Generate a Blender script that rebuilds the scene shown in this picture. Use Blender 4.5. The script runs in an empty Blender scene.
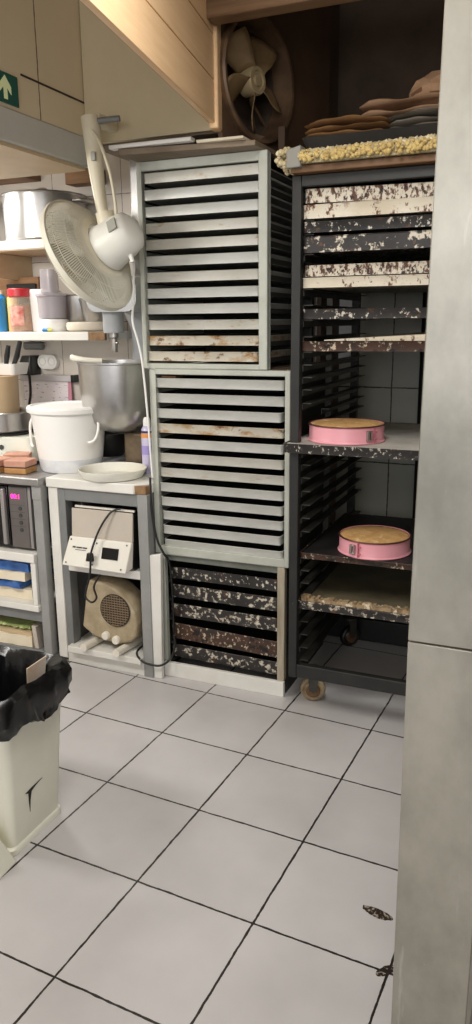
import bpy, bmesh, math, random
from mathutils import Vector, Matrix
random.seed(7)
COL = bpy.context.scene.collection
PI = math.pi

# ------------------------------------------------------------------ materials
def lin(c):
    return tuple(((v/255)/12.92 if v/255 <= .04045 else ((v/255+.055)/1.055)**2.4) for v in c) + (1,)

def M(name, base, rough=.5, metal=0, var=None, scale=6, stretch=(1, 1, 1), spots=None, bump=0, emis=None,
      alpha=1, coat=0, sss=0, trans=0, zband=None):
    """procedural surface; var = second colour mixed by noise; spots = [(colour, scale, lo, hi, stretch)]"""
    m = bpy.data.materials.new(name); m.use_nodes = True
    nt = m.node_tree; N = nt.nodes; L = nt.links
    b = N['Principled BSDF']
    b.inputs['Roughness'].default_value = rough; b.inputs['Metallic'].default_value = metal
    b.inputs['Alpha'].default_value = alpha; b.inputs['Coat Weight'].default_value = coat
    b.inputs['Transmission Weight'].default_value = trans
    if emis:
        b.inputs['Emission Color'].default_value = lin(emis[0]); b.inputs['Emission Strength'].default_value = emis[1]
    geo = N.new('ShaderNodeNewGeometry')
    def noise(sc, st, detail=6):
        mp = N.new('ShaderNodeMapping'); mp.inputs['Scale'].default_value = st
        L.new(geo.outputs['Position'], mp.inputs['Vector'])
        n = N.new('ShaderNodeTexNoise'); n.inputs['Scale'].default_value = sc; n.inputs['Detail'].default_value = detail
        n.inputs['Roughness'].default_value = .62
        L.new(mp.outputs[0], n.inputs['Vector']); return n.outputs['Fac']
    def ramp(fac, lo, hi):
        r = N.new('ShaderNodeMapRange'); r.inputs[1].default_value = lo; r.inputs[2].default_value = hi
        L.new(fac, r.inputs[0]); return r.outputs[0]
    def mix(f, a, c):
        x = N.new('ShaderNodeMix'); x.data_type = 'RGBA'; L.new(f, x.inputs[0])
        if isinstance(a, tuple): x.inputs[6].default_value = a
        else: L.new(a, x.inputs[6])
        x.inputs[7].default_value = c; return x.outputs[2]
    cur = lin(base)
    f0 = None
    if var:
        f0 = noise(scale, stretch); cur = mix(ramp(f0, .32, .68), cur, lin(var))
    for s in spots or []:
        cur = mix(ramp(noise(s[1], s[4], 8), s[2], s[3]), cur, lin(s[0]))
    if zband:
        sp = N.new('ShaderNodeSeparateXYZ'); L.new(geo.outputs['Position'], sp.inputs[0])
        cur = mix(ramp(sp.outputs[2], zband[1], zband[2]), cur, lin(zband[0]))
    if isinstance(cur, tuple): b.inputs['Base Color'].default_value = cur
    else: L.new(cur, b.inputs['Base Color'])
    if bump:
        bp = N.new('ShaderNodeBump'); bp.inputs['Strength'].default_value = bump; bp.inputs['Distance'].default_value = .01
        L.new(f0 if f0 is not None else noise(scale, stretch), bp.inputs['Height']); L.new(bp.outputs[0], b.inputs['Normal'])
    return m

def tile_mat(name, col, var, grout, sx, sy, w, rough, axes=('X', 'Y'), off=(0, 0), damage=()):
    m = bpy.data.materials.new(name); m.use_nodes = True
    nt = m.node_tree; N = nt.nodes; L = nt.links; b = N['Principled BSDF']
    tc = N.new('ShaderNodeTexCoord'); sp = N.new('ShaderNodeSeparateXYZ'); L.new(tc.outputs['Object'], sp.inputs[0])
    def math_(op, a, c=None, d=None):
        n = N.new('ShaderNodeMath'); n.operation = op
        for i, v in enumerate((a, c, d)):
            if v is None: continue
            if isinstance(v, (int, float)): n.inputs[i].default_value = v
            else: L.new(v, n.inputs[i])
        return n.outputs[0]
    def noise(sc, det=5):
        n = N.new('ShaderNodeTexNoise'); n.inputs['Scale'].default_value = sc; n.inputs['Detail'].default_value = det
        L.new(tc.outputs['Object'], n.inputs['Vector']); return n.outputs['Fac']
    wob = math_('MULTIPLY', math_('SUBTRACT', noise(14), .5), .006)
    jagged = math_('MULTIPLY_ADD', noise(40), w*1.4, w*.3)
    ds = []
    cells = []
    for ax, s, o in ((axes[0], sx, off[0]), (axes[1], sy, off[1])):
        u = math_('DIVIDE', math_('ADD', math_('SUBTRACT', sp.outputs[ax], o), wob), s)
        f = math_('SUBTRACT', math_('FRACT', math_('ADD', u, .5)), .5)
        ds.append(math_('MULTIPLY', math_('ABSOLUTE', f), s)); cells.append(math_('FLOOR', u))
    d = math_('MINIMUM', ds[0], ds[1])
    g = math_('LESS_THAN', d, jagged)
    cb = N.new('ShaderNodeCombineXYZ'); L.new(cells[0], cb.inputs[0]); L.new(cells[1], cb.inputs[1])
    wn = N.new('ShaderNodeTexWhiteNoise'); L.new(cb.outputs[0], wn.inputs['Vector'])
    def mix(f, a, c):
        x = N.new('ShaderNodeMix'); x.data_type = 'RGBA'; L.new(f, x.inputs[0])
        for i, v in ((6, a), (7, c)):
            if isinstance(v, tuple): x.inputs[i].default_value = v
            else: L.new(v, x.inputs[i])
        return x.outputs[2]
    mr = N.new('ShaderNodeMapRange'); mr.inputs[1].default_value = .3; mr.inputs[2].default_value = .75
    L.new(noise(3.2, 9), mr.inputs[0])
    fac = math_('MULTIPLY_ADD', wn.outputs['Value'], .3, math_('MULTIPLY', mr.outputs[0], .7))
    c = mix(fac, lin(col), lin(var))
    for (dx, dy, rx, ry, ang, dc) in damage:      # chipped patches of tile
        ca, sa = math.cos(ang), math.sin(ang)
        X = math_('SUBTRACT', sp.outputs['X'], dx); Y = math_('SUBTRACT', sp.outputs['Y'], dy)
        u = math_('DIVIDE', math_('ADD', math_('MULTIPLY', X, ca), math_('MULTIPLY', Y, sa)), rx)
        v = math_('DIVIDE', math_('SUBTRACT', math_('MULTIPLY', Y, ca), math_('MULTIPLY', X, sa)), ry)
        r = math_('ADD', math_('ADD', math_('MULTIPLY', u, u), math_('MULTIPLY', v, v)), math_('MULTIPLY', math_('SUBTRACT', noise(45, 8), .5), 1.6))
        hole = math_('LESS_THAN', r, 1.0)
        speck = mix(math_('GREATER_THAN', noise(110, 4), .55), lin(dc), lin((150, 140, 128)))
        c = mix(hole, c, speck)
    c = mix(g, c, lin(grout))
    L.new(c, b.inputs['Base Color'])
    b.inputs['Roughness'].default_value = rough
    bp = N.new('ShaderNodeBump'); bp.inputs['Strength'].default_value = .35; bp.inputs['Distance'].default_value = .004
    L.new(math_('SUBTRACT', 1, g), bp.inputs['Height']); L.new(bp.outputs[0], b.inputs['Normal'])
    return m

# ------------------------------------------------------------------ mesh builder
class MB:
    def __init__(s): s.v = []; s.f = []; s.sm = []
    def add(s, vs, fs, smooth=False):
        o = len(s.v); s.v += [tuple(p) for p in vs]
        s.f += [tuple(i+o for i in f) for f in fs]; s.sm += [smooth]*len(fs); return s
    def box(s, x0, x1, y0, y1, z0, z1):
        vs = [(x, y, z) for x in (x0, x1) for y in (y0, y1) for z in (z0, z1)]
        return s.add(vs, [(0, 1, 3, 2), (4, 6, 7, 5), (0, 4, 5, 1), (2, 3, 7, 6), (0, 2, 6, 4), (1, 5, 7, 3)])
    def hexa(s, p):          # 8 points: bottom 4 ccw, top 4 ccw
        return s.add(p, [(3, 2, 1, 0), (4, 5, 6, 7), (0, 1, 5, 4), (1, 2, 6, 5), (2, 3, 7, 6), (3, 0, 4, 7)])
    def prism(s, pts, d):    # pts: closed polygon of 3-D points, d: extrusion vector
        n = len(pts); d = Vector(d)
        vs = [Vector(p) for p in pts] + [Vector(p)+d for p in pts]
        return s.add(vs, [tuple(range(n-1, -1, -1)), tuple(range(n, 2*n))] + [(i, (i+1) % n, n+(i+1) % n, n+i) for i in range(n)])
    def tube(s, pts, r, seg=8, closed=False, caps=True):
        pts = [Vector(p) for p in pts]; n = len(pts); rs = r if isinstance(r, (list, tuple)) else [r]*n
        rings = []; prev = None
        for i, p in enumerate(pts):
            a = pts[(i-1) % n] if (closed or i > 0) else p; c = pts[(i+1) % n] if (closed or i < n-1) else p
            t = (c-a).normalized()
            if prev is None:
                prev = t.orthogonal().normalized()
            nrm = (prev - t*prev.dot(t))
            nrm = nrm.normalized() if nrm.length > 1e-6 else t.orthogonal().normalized()
            prev = nrm; bn = t.cross(nrm)
            rings.append([p+(nrm*math.cos(2*PI*k/seg)+bn*math.sin(2*PI*k/seg))*rs[i] for k in range(seg)])
        vs = [q for R in rings for q in R]; fs = []
        for i in range(n if closed else n-1):
            j = (i+1) % n
            for k in range(seg):
                fs.append((i*seg+k, i*seg+(k+1) % seg, j*seg+(k+1) % seg, j*seg+k))
        if caps and not closed:
            fs.append(tuple(range(seg-1, -1, -1))); fs.append(tuple((n-1)*seg+k for k in range(seg)))
        return s.add(vs, fs, True)
    def lathe(s, prof, c=(0, 0, 0), axis=(0, 0, 1), seg=40, smooth=True, sx=1.0):
        q = Vector((0, 0, 1)).rotation_difference(Vector(axis).normalized()); c = Vector(c)
        vs = []; fs = []
        for (r, h) in prof:
            for k in range(seg):
                a = 2*PI*k/seg
                vs.append(c+q @ Vector((r*math.cos(a)*sx, r*math.sin(a), h)))
        n = len(prof)
        for i in range(n-1):
            for k in range(seg):
                fs.append((i*seg+k, i*seg+(k+1) % seg, (i+1)*seg+(k+1) % seg, (i+1)*seg+k))
        if prof[0][0] > 1e-5: pass
        fs.append(tuple(range(seg-1, -1, -1))) if prof[0][0] > 0 and prof[0] != prof[-1] else None
        if prof[-1][0] > 0 and prof[0] != prof[-1]: fs.append(tuple((n-1)*seg+k for k in range(seg)))
        return s.add(vs, fs, smooth)
    def loft(s, loops, smooth=True, cap0=True, cap1=True):
        n = len(loops[0]); vs = [p for l in loops for p in l]; fs = []
        for i in range(len(loops)-1):
            for k in range(n):
                fs.append((i*n+k, i*n+(k+1) % n, (i+1)*n+(k+1) % n, (i+1)*n+k))
        if cap0: fs.append(tuple(range(n-1, -1, -1)))
        if cap1: fs.append(tuple((len(loops)-1)*n+k for k in range(n)))
        return s.add(vs, fs, smooth)
    def build(s, name, mat, parent=None, bevel=0, label=None, cat=None, group=None, kind=None, seg=2):
        if parent is not None:
            base = Vector(parent['_base'])
        else:
            xs = [p[0] for p in s.v]; ys = [p[1] for p in s.v]; zs = [p[2] for p in s.v]
            base = Vector(((min(xs)+max(xs))/2, (min(ys)+max(ys))/2, min(zs)))
        me = bpy.data.meshes.new(name)
        me.from_pydata([tuple(Vector(p)-base) for p in s.v], [], s.f)
        bm = bmesh.new(); bm.from_mesh(me)
        for f, sm in zip(bm.faces, s.sm): f.smooth = sm
        bmesh.ops.remove_doubles(bm, verts=bm.verts, dist=1e-6)
        bmesh.ops.recalc_face_normals(bm, faces=bm.faces)
        bm.to_mesh(me); bm.free(); me.update(); me.set_sharp_from_angle(angle=math.radians(42))
        o = bpy.data.objects.new(name, me); COL.objects.link(o)
        me.materials.append(mat)
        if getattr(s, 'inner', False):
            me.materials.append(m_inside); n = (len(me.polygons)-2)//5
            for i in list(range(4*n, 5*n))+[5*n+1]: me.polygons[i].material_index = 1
        o['_base'] = tuple(base)
        if parent is not None: o.parent = parent
        else: o.location = base
        if bevel:
            md = o.modifiers.new('bevel', 'BEVEL'); md.width = bevel; md.segments = seg; md.limit_method = 'ANGLE'; md.angle_limit = math.radians(40)
        tag(o, label, cat, group, kind); return o

def tag(o, label=None, cat=None, group=None, kind=None):
    if label: o['label'] = label
    if cat: o['category'] = cat
    if group: o['group'] = group
    if kind: o['kind'] = kind
    return o

def thing(name, loc, label, cat, group=None):
    o = bpy.data.objects.new(name, None); COL.objects.link(o); o.location = loc; o['_base'] = tuple(loc)
    o.empty_display_size = .05
    return tag(o, label, cat, group)

def box(*a): return MB().box(*a)
def struct(name, mb, mat, bevel=0): return mb.build(name, mat, None, bevel, kind='structure')
def smooth_path(pts, n=8):
    P = [Vector(p) for p in pts]; out = []
    for i in range(len(P)-1):
        p0 = P[max(i-1, 0)]; p1 = P[i]; p2 = P[i+1]; p3 = P[min(i+2, len(P)-1)]
        for k in range(n):
            t = k/n
            out.append(.5*((2*p1)+(p2-p0)*t+(2*p0-5*p1+4*p2-p3)*t*t+(3*p1-p0-3*p2+p3)*t**3))
    out.append(P[-1]); return out
def rrect(x0, x1, y0, y1, r, z, n=5):
    pts = []
    for cx, cy, a0 in ((x1-r, y1-r, 0), (x0+r, y1-r, PI/2), (x0+r, y0+r, PI), (x1-r, y0+r, 1.5*PI)):
        for k in range(n+1):
            a = a0+PI/2*k/n; pts.append((cx+r*math.cos(a), cy+r*math.sin(a), z))
    return pts

# ------------------------------------------------------------------ palette
m_floor = tile_mat('floor_tiles', (198, 195, 194), (174, 171, 170), (38, 33, 30), .36, .36, .0032, .32,
                   damage=[(1.004, .176, .046, .016, -.16, (46, 36, 26)), (1.073, .004, .03, .012, .9, (40, 30, 24))])
m_wall_l = tile_mat('wall_tiles_white', (214, 206, 196), (202, 193, 182), (120, 108, 98), .4, .3, .0016, .25, axes=('X', 'Z'), off=(-2.436+2.3, 1.24))
m_wall_r = tile_mat('wall_tiles_dull', (164, 164, 152), (142, 143, 132), (50, 48, 42), .17, .37, .003, .35, axes=('X', 'Z'), off=(-.765-.08, 1.217))
m_bulk = tile_mat('bulkhead_panels', (234, 221, 192), (225, 211, 180), (110, 100, 86), .40, 4.0, .003, .4, axes=('Y', 'Z'), off=(0, -2))
m_wall = M('painted_wall', (205, 200, 190), .6, var=(196, 190, 180), scale=2)
m_ceil = M('ceiling_paint', (196, 172, 136), .7, var=(184, 160, 124), scale=2)
m_whitep = M('white_panel', (212, 212, 206), .45, var=(200, 200, 193), scale=3, spots=[((150, 140, 122), 9, .66, .74, (1, 1, 1))])
m_under = M('stained_underside', (134, 118, 98), .6, var=(98, 82, 64), scale=5)
m_tan = M('tan_board', (206, 184, 150), .5, var=(192, 168, 132), scale=4, stretch=(1, 1, 3))
m_wood_p = M('varnished_pale_boards', (244, 208, 164), .42, var=(235, 195, 148), scale=7, stretch=(.6, .6, 9))
m_groove = M('board_groove', (176, 140, 106), .6)
m_wood_b = M('brown_beam', (136, 108, 80), .55, var=(108, 82, 58), scale=5, stretch=(.4, 4, 6))
m_fanboard = M('fan_board', (84, 62, 44), .6, var=(62, 44, 30), scale=5)
m_dark = M('hood_dark_brown', (92, 75, 60), .75, var=(64, 52, 42), scale=3)  # dark brown tone of the hood panels and duct
m_wood = M('timber_block', (156, 118, 82), .6, var=(126, 90, 60), scale=8, stretch=(.6, 3, 5))
m_steelp = M('brushed_steel_panel', (184, 180, 169), .36, .55, var=(146, 143, 133), scale=2.6, stretch=(2, 2, 1.3),
             spots=[((232, 230, 224), 30, .72, .75, (1, 1, 1)), ((200, 197, 188), 7, .62, .8, (5, 5, .5))], bump=.03)
m_steel = M('pot_steel', (196, 194, 192), .28, .92, var=(172, 170, 168), scale=5)
m_steel_w = M('worktop_steel', (176, 174, 172), .4, .7, var=(150, 148, 146), scale=6)
m_greyp = M('grey_painted_steel', (156, 156, 154), .45, .15, var=(140, 140, 138), scale=7)
m_greyd = M('grey_rail', (128, 129, 128), .5, .1, var=(116, 117, 116), scale=7)
m_white = M('white_laminate', (226, 224, 218), .4, var=(214, 211, 203), scale=6)
m_white2 = M('white_plastic', (236, 234, 230), .35)
m_chip = M('bare_chipboard', (150, 118, 84), .8, var=(112, 84, 56), scale=40)
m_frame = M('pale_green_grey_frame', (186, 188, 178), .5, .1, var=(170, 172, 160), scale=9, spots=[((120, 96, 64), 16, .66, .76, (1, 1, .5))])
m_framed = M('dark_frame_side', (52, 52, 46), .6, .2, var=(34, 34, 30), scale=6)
m_alu = M('worn_aluminium', (204, 204, 198), .42, .25, var=(186, 186, 179), scale=7, stretch=(1, 1, 3))
m_alu_s = M('stained_aluminium', (203, 201, 192), .45, .22, var=(187, 184, 172), scale=7, spots=[((168, 140, 96), 11, .6, .76, (1.2, 1, 4))])
m_alu_r = M('rust_streaked_aluminium', (206, 200, 184), .5, .2, var=(190, 182, 164), scale=7,
            spots=[((168, 126, 74), 9, .5, .64, (1.1, 1, 2.5)), ((112, 76, 44), 22, .58, .66, (1, 1, 1.5))])
m_blackflake = M('flaked_black_enamel', (36, 33, 32), .45, .1, var=(58, 54, 52), scale=10,
                 spots=[((206, 196, 178), 46, .54, .60, (1.0, 1, 1.1)), ((92, 62, 46), 30, .60, .66, (1, 1, 1))])
m_blackflake2 = M('chipped_black_enamel', (34, 32, 31), .4, .1, var=(54, 51, 49), scale=10,
                  spots=[((208, 200, 186), 62, .575, .62, (1, 1, .8)), ((86, 60, 46), 30, .6, .66, (1, 1, 1))])
m_brownflake = M('brown_rusted_enamel', (48, 38, 33), .5, .1, var=(84, 56, 42), scale=12,
                 spots=[((198, 182, 158), 62, .57, .62, (1, 1, .8)), ((26, 22, 20), 24, .56, .62, (1, 1, 1))])
m_whiteflake = M('flaking_white_enamel', (216, 208, 192), .45, 0, var=(202, 190, 168), scale=8,
                 spots=[((96, 64, 50), 58, .5, .56, (1, 1, .6)), ((48, 34, 30), 80, .54, .6, (1, 1, .7))])
m_whiteflake2 = M('lightly_flaked_white_enamel', (222, 214, 196), .45, 0, var=(206, 194, 170), scale=8,
                  spots=[((104, 66, 48), 62, .56, .62, (.9, 1, .6)), ((160, 122, 92), 24, .58, .7, (1, 1, 1))])
m_trolley = M('black_trolley_steel', (30, 30, 29), .5, .1, var=(42, 41, 39), scale=14, spots=[((110, 106, 98), 40, .68, .74, (1, 1, 1))])
m_runner = M('dull_runner_steel', (78, 76, 70), .42, .5, var=(52, 50, 46), scale=8)
m_floured = M('floured_dark_sheet', (150, 147, 140), .7, 0, var=(206, 202, 192), scale=4)
m_blacksheet = M('black_tray_bed', (30, 29, 28), .5, .1, var=(44, 42, 40), scale=5)
m_olive = M('scorched_olive_sheet', (106, 98, 76), .6, 0, var=(78, 72, 56), scale=6)
m_crust = M('crusted_edge', (182, 158, 122), .8, 0, var=(110, 84, 58), scale=26, spots=[((222, 206, 178), 30, .56, .62, (1, 1, 1))])
m_inside = M('dark_tray_inside_shade', (40, 38, 35), .6, .1, var=(56, 53, 48), scale=8)  # dark baked inside, with the shade of the tray gaps put into the colour
m_pink = M('pink_enamel', (234, 164, 174), .38, .0, var=(228, 156, 166), scale=5)
m_cake = M('baked_cake_top', (214, 172, 112), .8, var=(190, 142, 84), scale=22, spots=[((230, 200, 146), 30, .56, .68, (1, 1, 1))], bump=.4)
m_chrome = M('clasp_metal', (170, 165, 160), .3, .9)
m_cream = M('cream_plastic', (228, 221, 200), .45, var=(216, 205, 176), scale=5)
m_cage = M('dusty_cage_wire', (222, 219, 204), .6, var=(206, 200, 182), scale=6)
m_blade = M('fan_blade_plastic', (186, 182, 164), .5, var=(166, 160, 142), scale=5)
m_motor = M('white_motor_plastic', (234, 234, 228), .4, var=(226, 224, 212), scale=4)
m_vent = M('grey_vent', (160, 160, 150), .5)
m_black = M('black_plastic', (26, 25, 25), .4)
m_rubber = M('black_cable', (20, 20, 20), .45)
m_bag = M('black_bin_bag', (9, 9, 10), .27, 0, var=(15, 15, 16), scale=14, bump=.3, coat=.0)
m_bin = M('off_white_bin_plastic', (236, 235, 220), .45, var=(226, 224, 208), scale=3)
m_crack = M('crack_shadow', (40, 38, 32), .9)
m_pail = M('milky_plastic', (240, 238, 234), .4, zband=None, var=(234, 232, 228), scale=3, spots=None)
m_pail_low = M('milky_plastic_with_powder', (228, 228, 228), .4, var=(206, 208, 214), scale=16)
m_lid = M('translucent_lid', (236, 235, 226), .35, var=(224, 220, 204), scale=4)
m_clear = M('smoky_clear_plastic', (188, 180, 184), .2, alpha=.55)
m_glassjar = M('clear_jar_plastic', (220, 205, 185), .15, alpha=.35)
m_red = M('red_plastic', (186, 36, 44), .4)
m_redlab = M('red_label', (196, 70, 66), .5, var=(232, 190, 170), scale=30)
m_nuts = M('brown_crumb_filling', (196, 132, 90), .8, var=(150, 88, 54), scale=50)
m_blue = M('blue_bottle', (34, 118, 176), .4)
m_yellow = M('yellow_bottle', (226, 172, 52), .4)
m_lime = M('yellow_tip', (214, 206, 70), .4)
m_bluep = M('blue_wrapping', (70, 122, 196), .35, var=(40, 84, 150), scale=16)
m_paper = M('paper', (232, 222, 200), .8, var=(222, 208, 180), scale=6)
m_green = M('green_wrapping', (150, 176, 104), .6, var=(186, 190, 130), scale=18)
m_paperp = M('pinkish_paper', (244, 236, 236), .8, var=(234, 222, 227), scale=10, spots=[((150, 140, 156), 26, .6, .64, (1, 1, 5))])
m_pinkp = M('pink_paper', (206, 140, 156), .8)
m_beige = M('beige_tub', (212, 186, 150), .45, var=(202, 174, 138), scale=3)
m_bread = M('layered_wafer_pink', (196, 152, 132), .8, var=(176, 124, 102), scale=20)
m_bread2 = M('layered_wafer_brown', (150, 104, 62), .8, var=(186, 140, 84), scale=18)
m_micro = M('microwave_grey', (112, 106, 104), .4, .3, var=(102, 96, 94), scale=4)
m_micro2 = M('microwave_light_edge', (150, 146, 144), .4, .3)
m_glassb = M('black_glass', (18, 17, 18), .1)
m_led = M('magenta_display', (255, 60, 160), .5, emis=((255, 40, 150), 3.0))
m_mark = M('dark_marking', (60, 58, 58), .6)
m_device = M('device_grey_beige', (190, 180, 168), .45, var=(180, 170, 156), scale=4)
m_devw = M('device_panel', (226, 222, 212), .4, var=(218, 212, 200), scale=4)
m_heater = M('dusty_tan_heater', (178, 163, 136), .65, var=(150, 133, 104), scale=18)
m_grille = M('heater_grille', (44, 36, 30), .6)
m_ivory = M('ivory_knob', (226, 220, 206), .4)
m_spray = M('lilac_white_can', (206, 200, 222), .35, .1, var=(186, 178, 216), scale=16)
m_orange = M('orange_band', (222, 150, 84), .5)
m_purple = M('dark_purple_band', (58, 44, 84), .5)
m_lilac = M('lilac_label', (160, 146, 206), .5)
m_yc = M('yellow_crumb_coating', (206, 194, 160), .9, var=(180, 162, 120), scale=30, spots=[((232, 222, 188), 42, .56, .64, (1, 1, 1))], bump=.9)
m_yc2 = M('yellow_crumbs', (210, 188, 124), .9, var=(182, 154, 96), scale=60)
m_plank = M('brown_plank', (122, 88, 54), .6, var=(92, 64, 38), scale=7, stretch=(.5, 3, 5))
m_brownc = M('brown_cloth', (146, 108, 66), .9, var=(116, 82, 46), scale=10)
m_greyc = M('grey_cloth', (142, 134, 122), .9, var=(112, 104, 94), scale=10)
m_tanc = M('tan_sacking', (180, 146, 116), .9, var=(150, 118, 90), scale=10)
m_greystrap = M('grey_strap', (140, 138, 130), .7)
m_sign = M('emergency_green', (8, 92, 82), .5)
m_signw = M('pale_sign_arrow', (214, 222, 170), .5, emis=((214, 222, 170), .15))
m_fanring = M('sooty_fan_ring', (120, 94, 70), .5, .2, var=(62, 46, 34), scale=7)
m_fanblade = M('greasy_fan_blade', (150, 124, 88), .5, .1, var=(112, 90, 62), scale=6)
m_fanhub = M('greasy_hub', (176, 156, 120), .45, .2)
m_wheel = M('dirty_wheel', (168, 150, 118), .6, var=(104, 86, 62), scale=14)
m_mixer = M('mixer_grey_enamel', (178, 180, 182), .4, .1, var=(166, 168, 171), scale=4)
m_darkbowl = M('dark_plastic_bowl', (30, 29, 30), .35)

# ------------------------------------------------------------------ the room
fl = MB().add([(-3, -4, 0), (4, -4, 0), (4, 4.5, 0), (-3, 4.5, 0)], [(0, 1, 2, 3)])
me = bpy.data.meshes.new('floor'); me.from_pydata(fl.v, [], fl.f); me.materials.append(m_floor)
floor = bpy.data.objects.new('floor', me); COL.objects.link(floor)
floor.location = (-1.343, 1.600, 0); floor.rotation_euler = (0, 0, math.radians(-3.33)); floor['kind'] = 'structure'
def wallmesh(name, mb, mat, origin=(0, 0, 0)):
    me = bpy.data.meshes.new(name); me.from_pydata([tuple(Vector(p)-Vector(origin)) for p in mb.v], [], mb.f); me.materials.append(mat)
    o = bpy.data.objects.new(name, me); COL.objects.link(o); o.location = origin; o['kind'] = 'structure'; return o
wallmesh('wall_back_left', box(-3.4, -1.02, 3.42, 3.52, 0, 2.95), m_wall_l, (-2.3, 0, 0))
struct('trim_13', box(-1.04, -1.0195, 3.40, 3.80, 0, 2.95), m_dark)
wallmesh('wall_back', box(-1.02, 1.5, 3.72, 3.82, 0, 2.95), m_wall_r, (-.08+0, 0, 0))
struct('wall_left', box(-3.5, -3.4, -2.5, 3.52, 0, 2.95), m_wall)
struct('wall_right', box(1.5, 1.6, -2.5, 3.82, 0, 2.95), m_wall)
struct('ceiling', box(-3.5, 1.6, -2.5, 3.82, 2.95, 3.0), m_ceil)
# left bulkhead: panelled side, bottom strip, tan underside
def bulk():
    wallmesh('trim_1', box(-2.3, -1.78, .6, 2.75, 2.232, 2.949), m_bulk, (0, 2.457, 0))
    struct('trim_2', box(-1.781, -1.777, 2.358, 2.75, 2.349, 2.355), M('panel_gap', (60, 50, 42), .7))
    struct('trim_3', box(-2.3, -1.775, .6, 2.752, 2.125, 2.232), m_whitep, .006)
    struct('trim_4', box(-2.3, -1.79, .6, 2.74, 2.112, 2.124), m_tan)
bulk()
# white front panel over the tray racks and its stained underside
struct('trim_5', box(-1.776, -1.20, 2.735, 2.76, 2.205, 2.949), M('warm_white_panel', (212, 199, 168), .45, var=(203, 189, 156), scale=3))  # panel in a warmer white than the strip beside it
struct('trim_6', MB().prism([(-1.776, 2.762, 2.20), (-1.20, 2.762, 2.20), (-1.025, 3.41, 2.20), (-1.776, 3.41, 2.20)], (0, 0, .025)), m_under)
# pale boarded panel hanging left of the hood, running towards the camera
def boarded():
    a = Vector((-.985, 1.45, 0)); b = Vector((-1.2, 2.70, 0)); t = (b-a).normalized(); n = Vector((t.y, -t.x, 0))  # n faces +x
    def slab(s0, s1, z0, z1, d0, d1):
        p = [a+t*s0+n*d0, a+t*s1+n*d0, a+t*s1+n*d1, a+t*s0+n*d1]
        return [Vector((q.x, q.y, z0)) for q in p]+[Vector((q.x, q.y, z1)) for q in p]
    Ln = (b-a).length
    mb = MB()
    z = 2.205; hs = [.135, .14, .14, .14, .14, .05]
    for h in hs:
        mb.hexa(slab(0, Ln-.045, z+.0015, z+h-.0015, -.02, 0)); z += h
    o = struct('trim_7', mb, m_wood_p, .002)
    struct('trim_8', MB().hexa(slab(0, Ln-.045, 2.207, 2.945, -.021, -.006)), m_groove)
    struct('trim_9', MB().hexa(slab(Ln-.05, Ln+.015, 2.19, 2.62, -.022, .012)), m_wood_p, .006)
boarded()
struct('trim_10', box(-1.185, .8, 2.56, 2.64, 2.50, 2.66), m_wood_b, .008)
struct('trim_11', box(-1.02, 1.49, 3.60, 3.63, 2.06, 2.949), m_dark)
struct('trim_12', box(-1.19, 1.49, 2.64, 3.62, 2.86, 2.89), m_dark)

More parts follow.
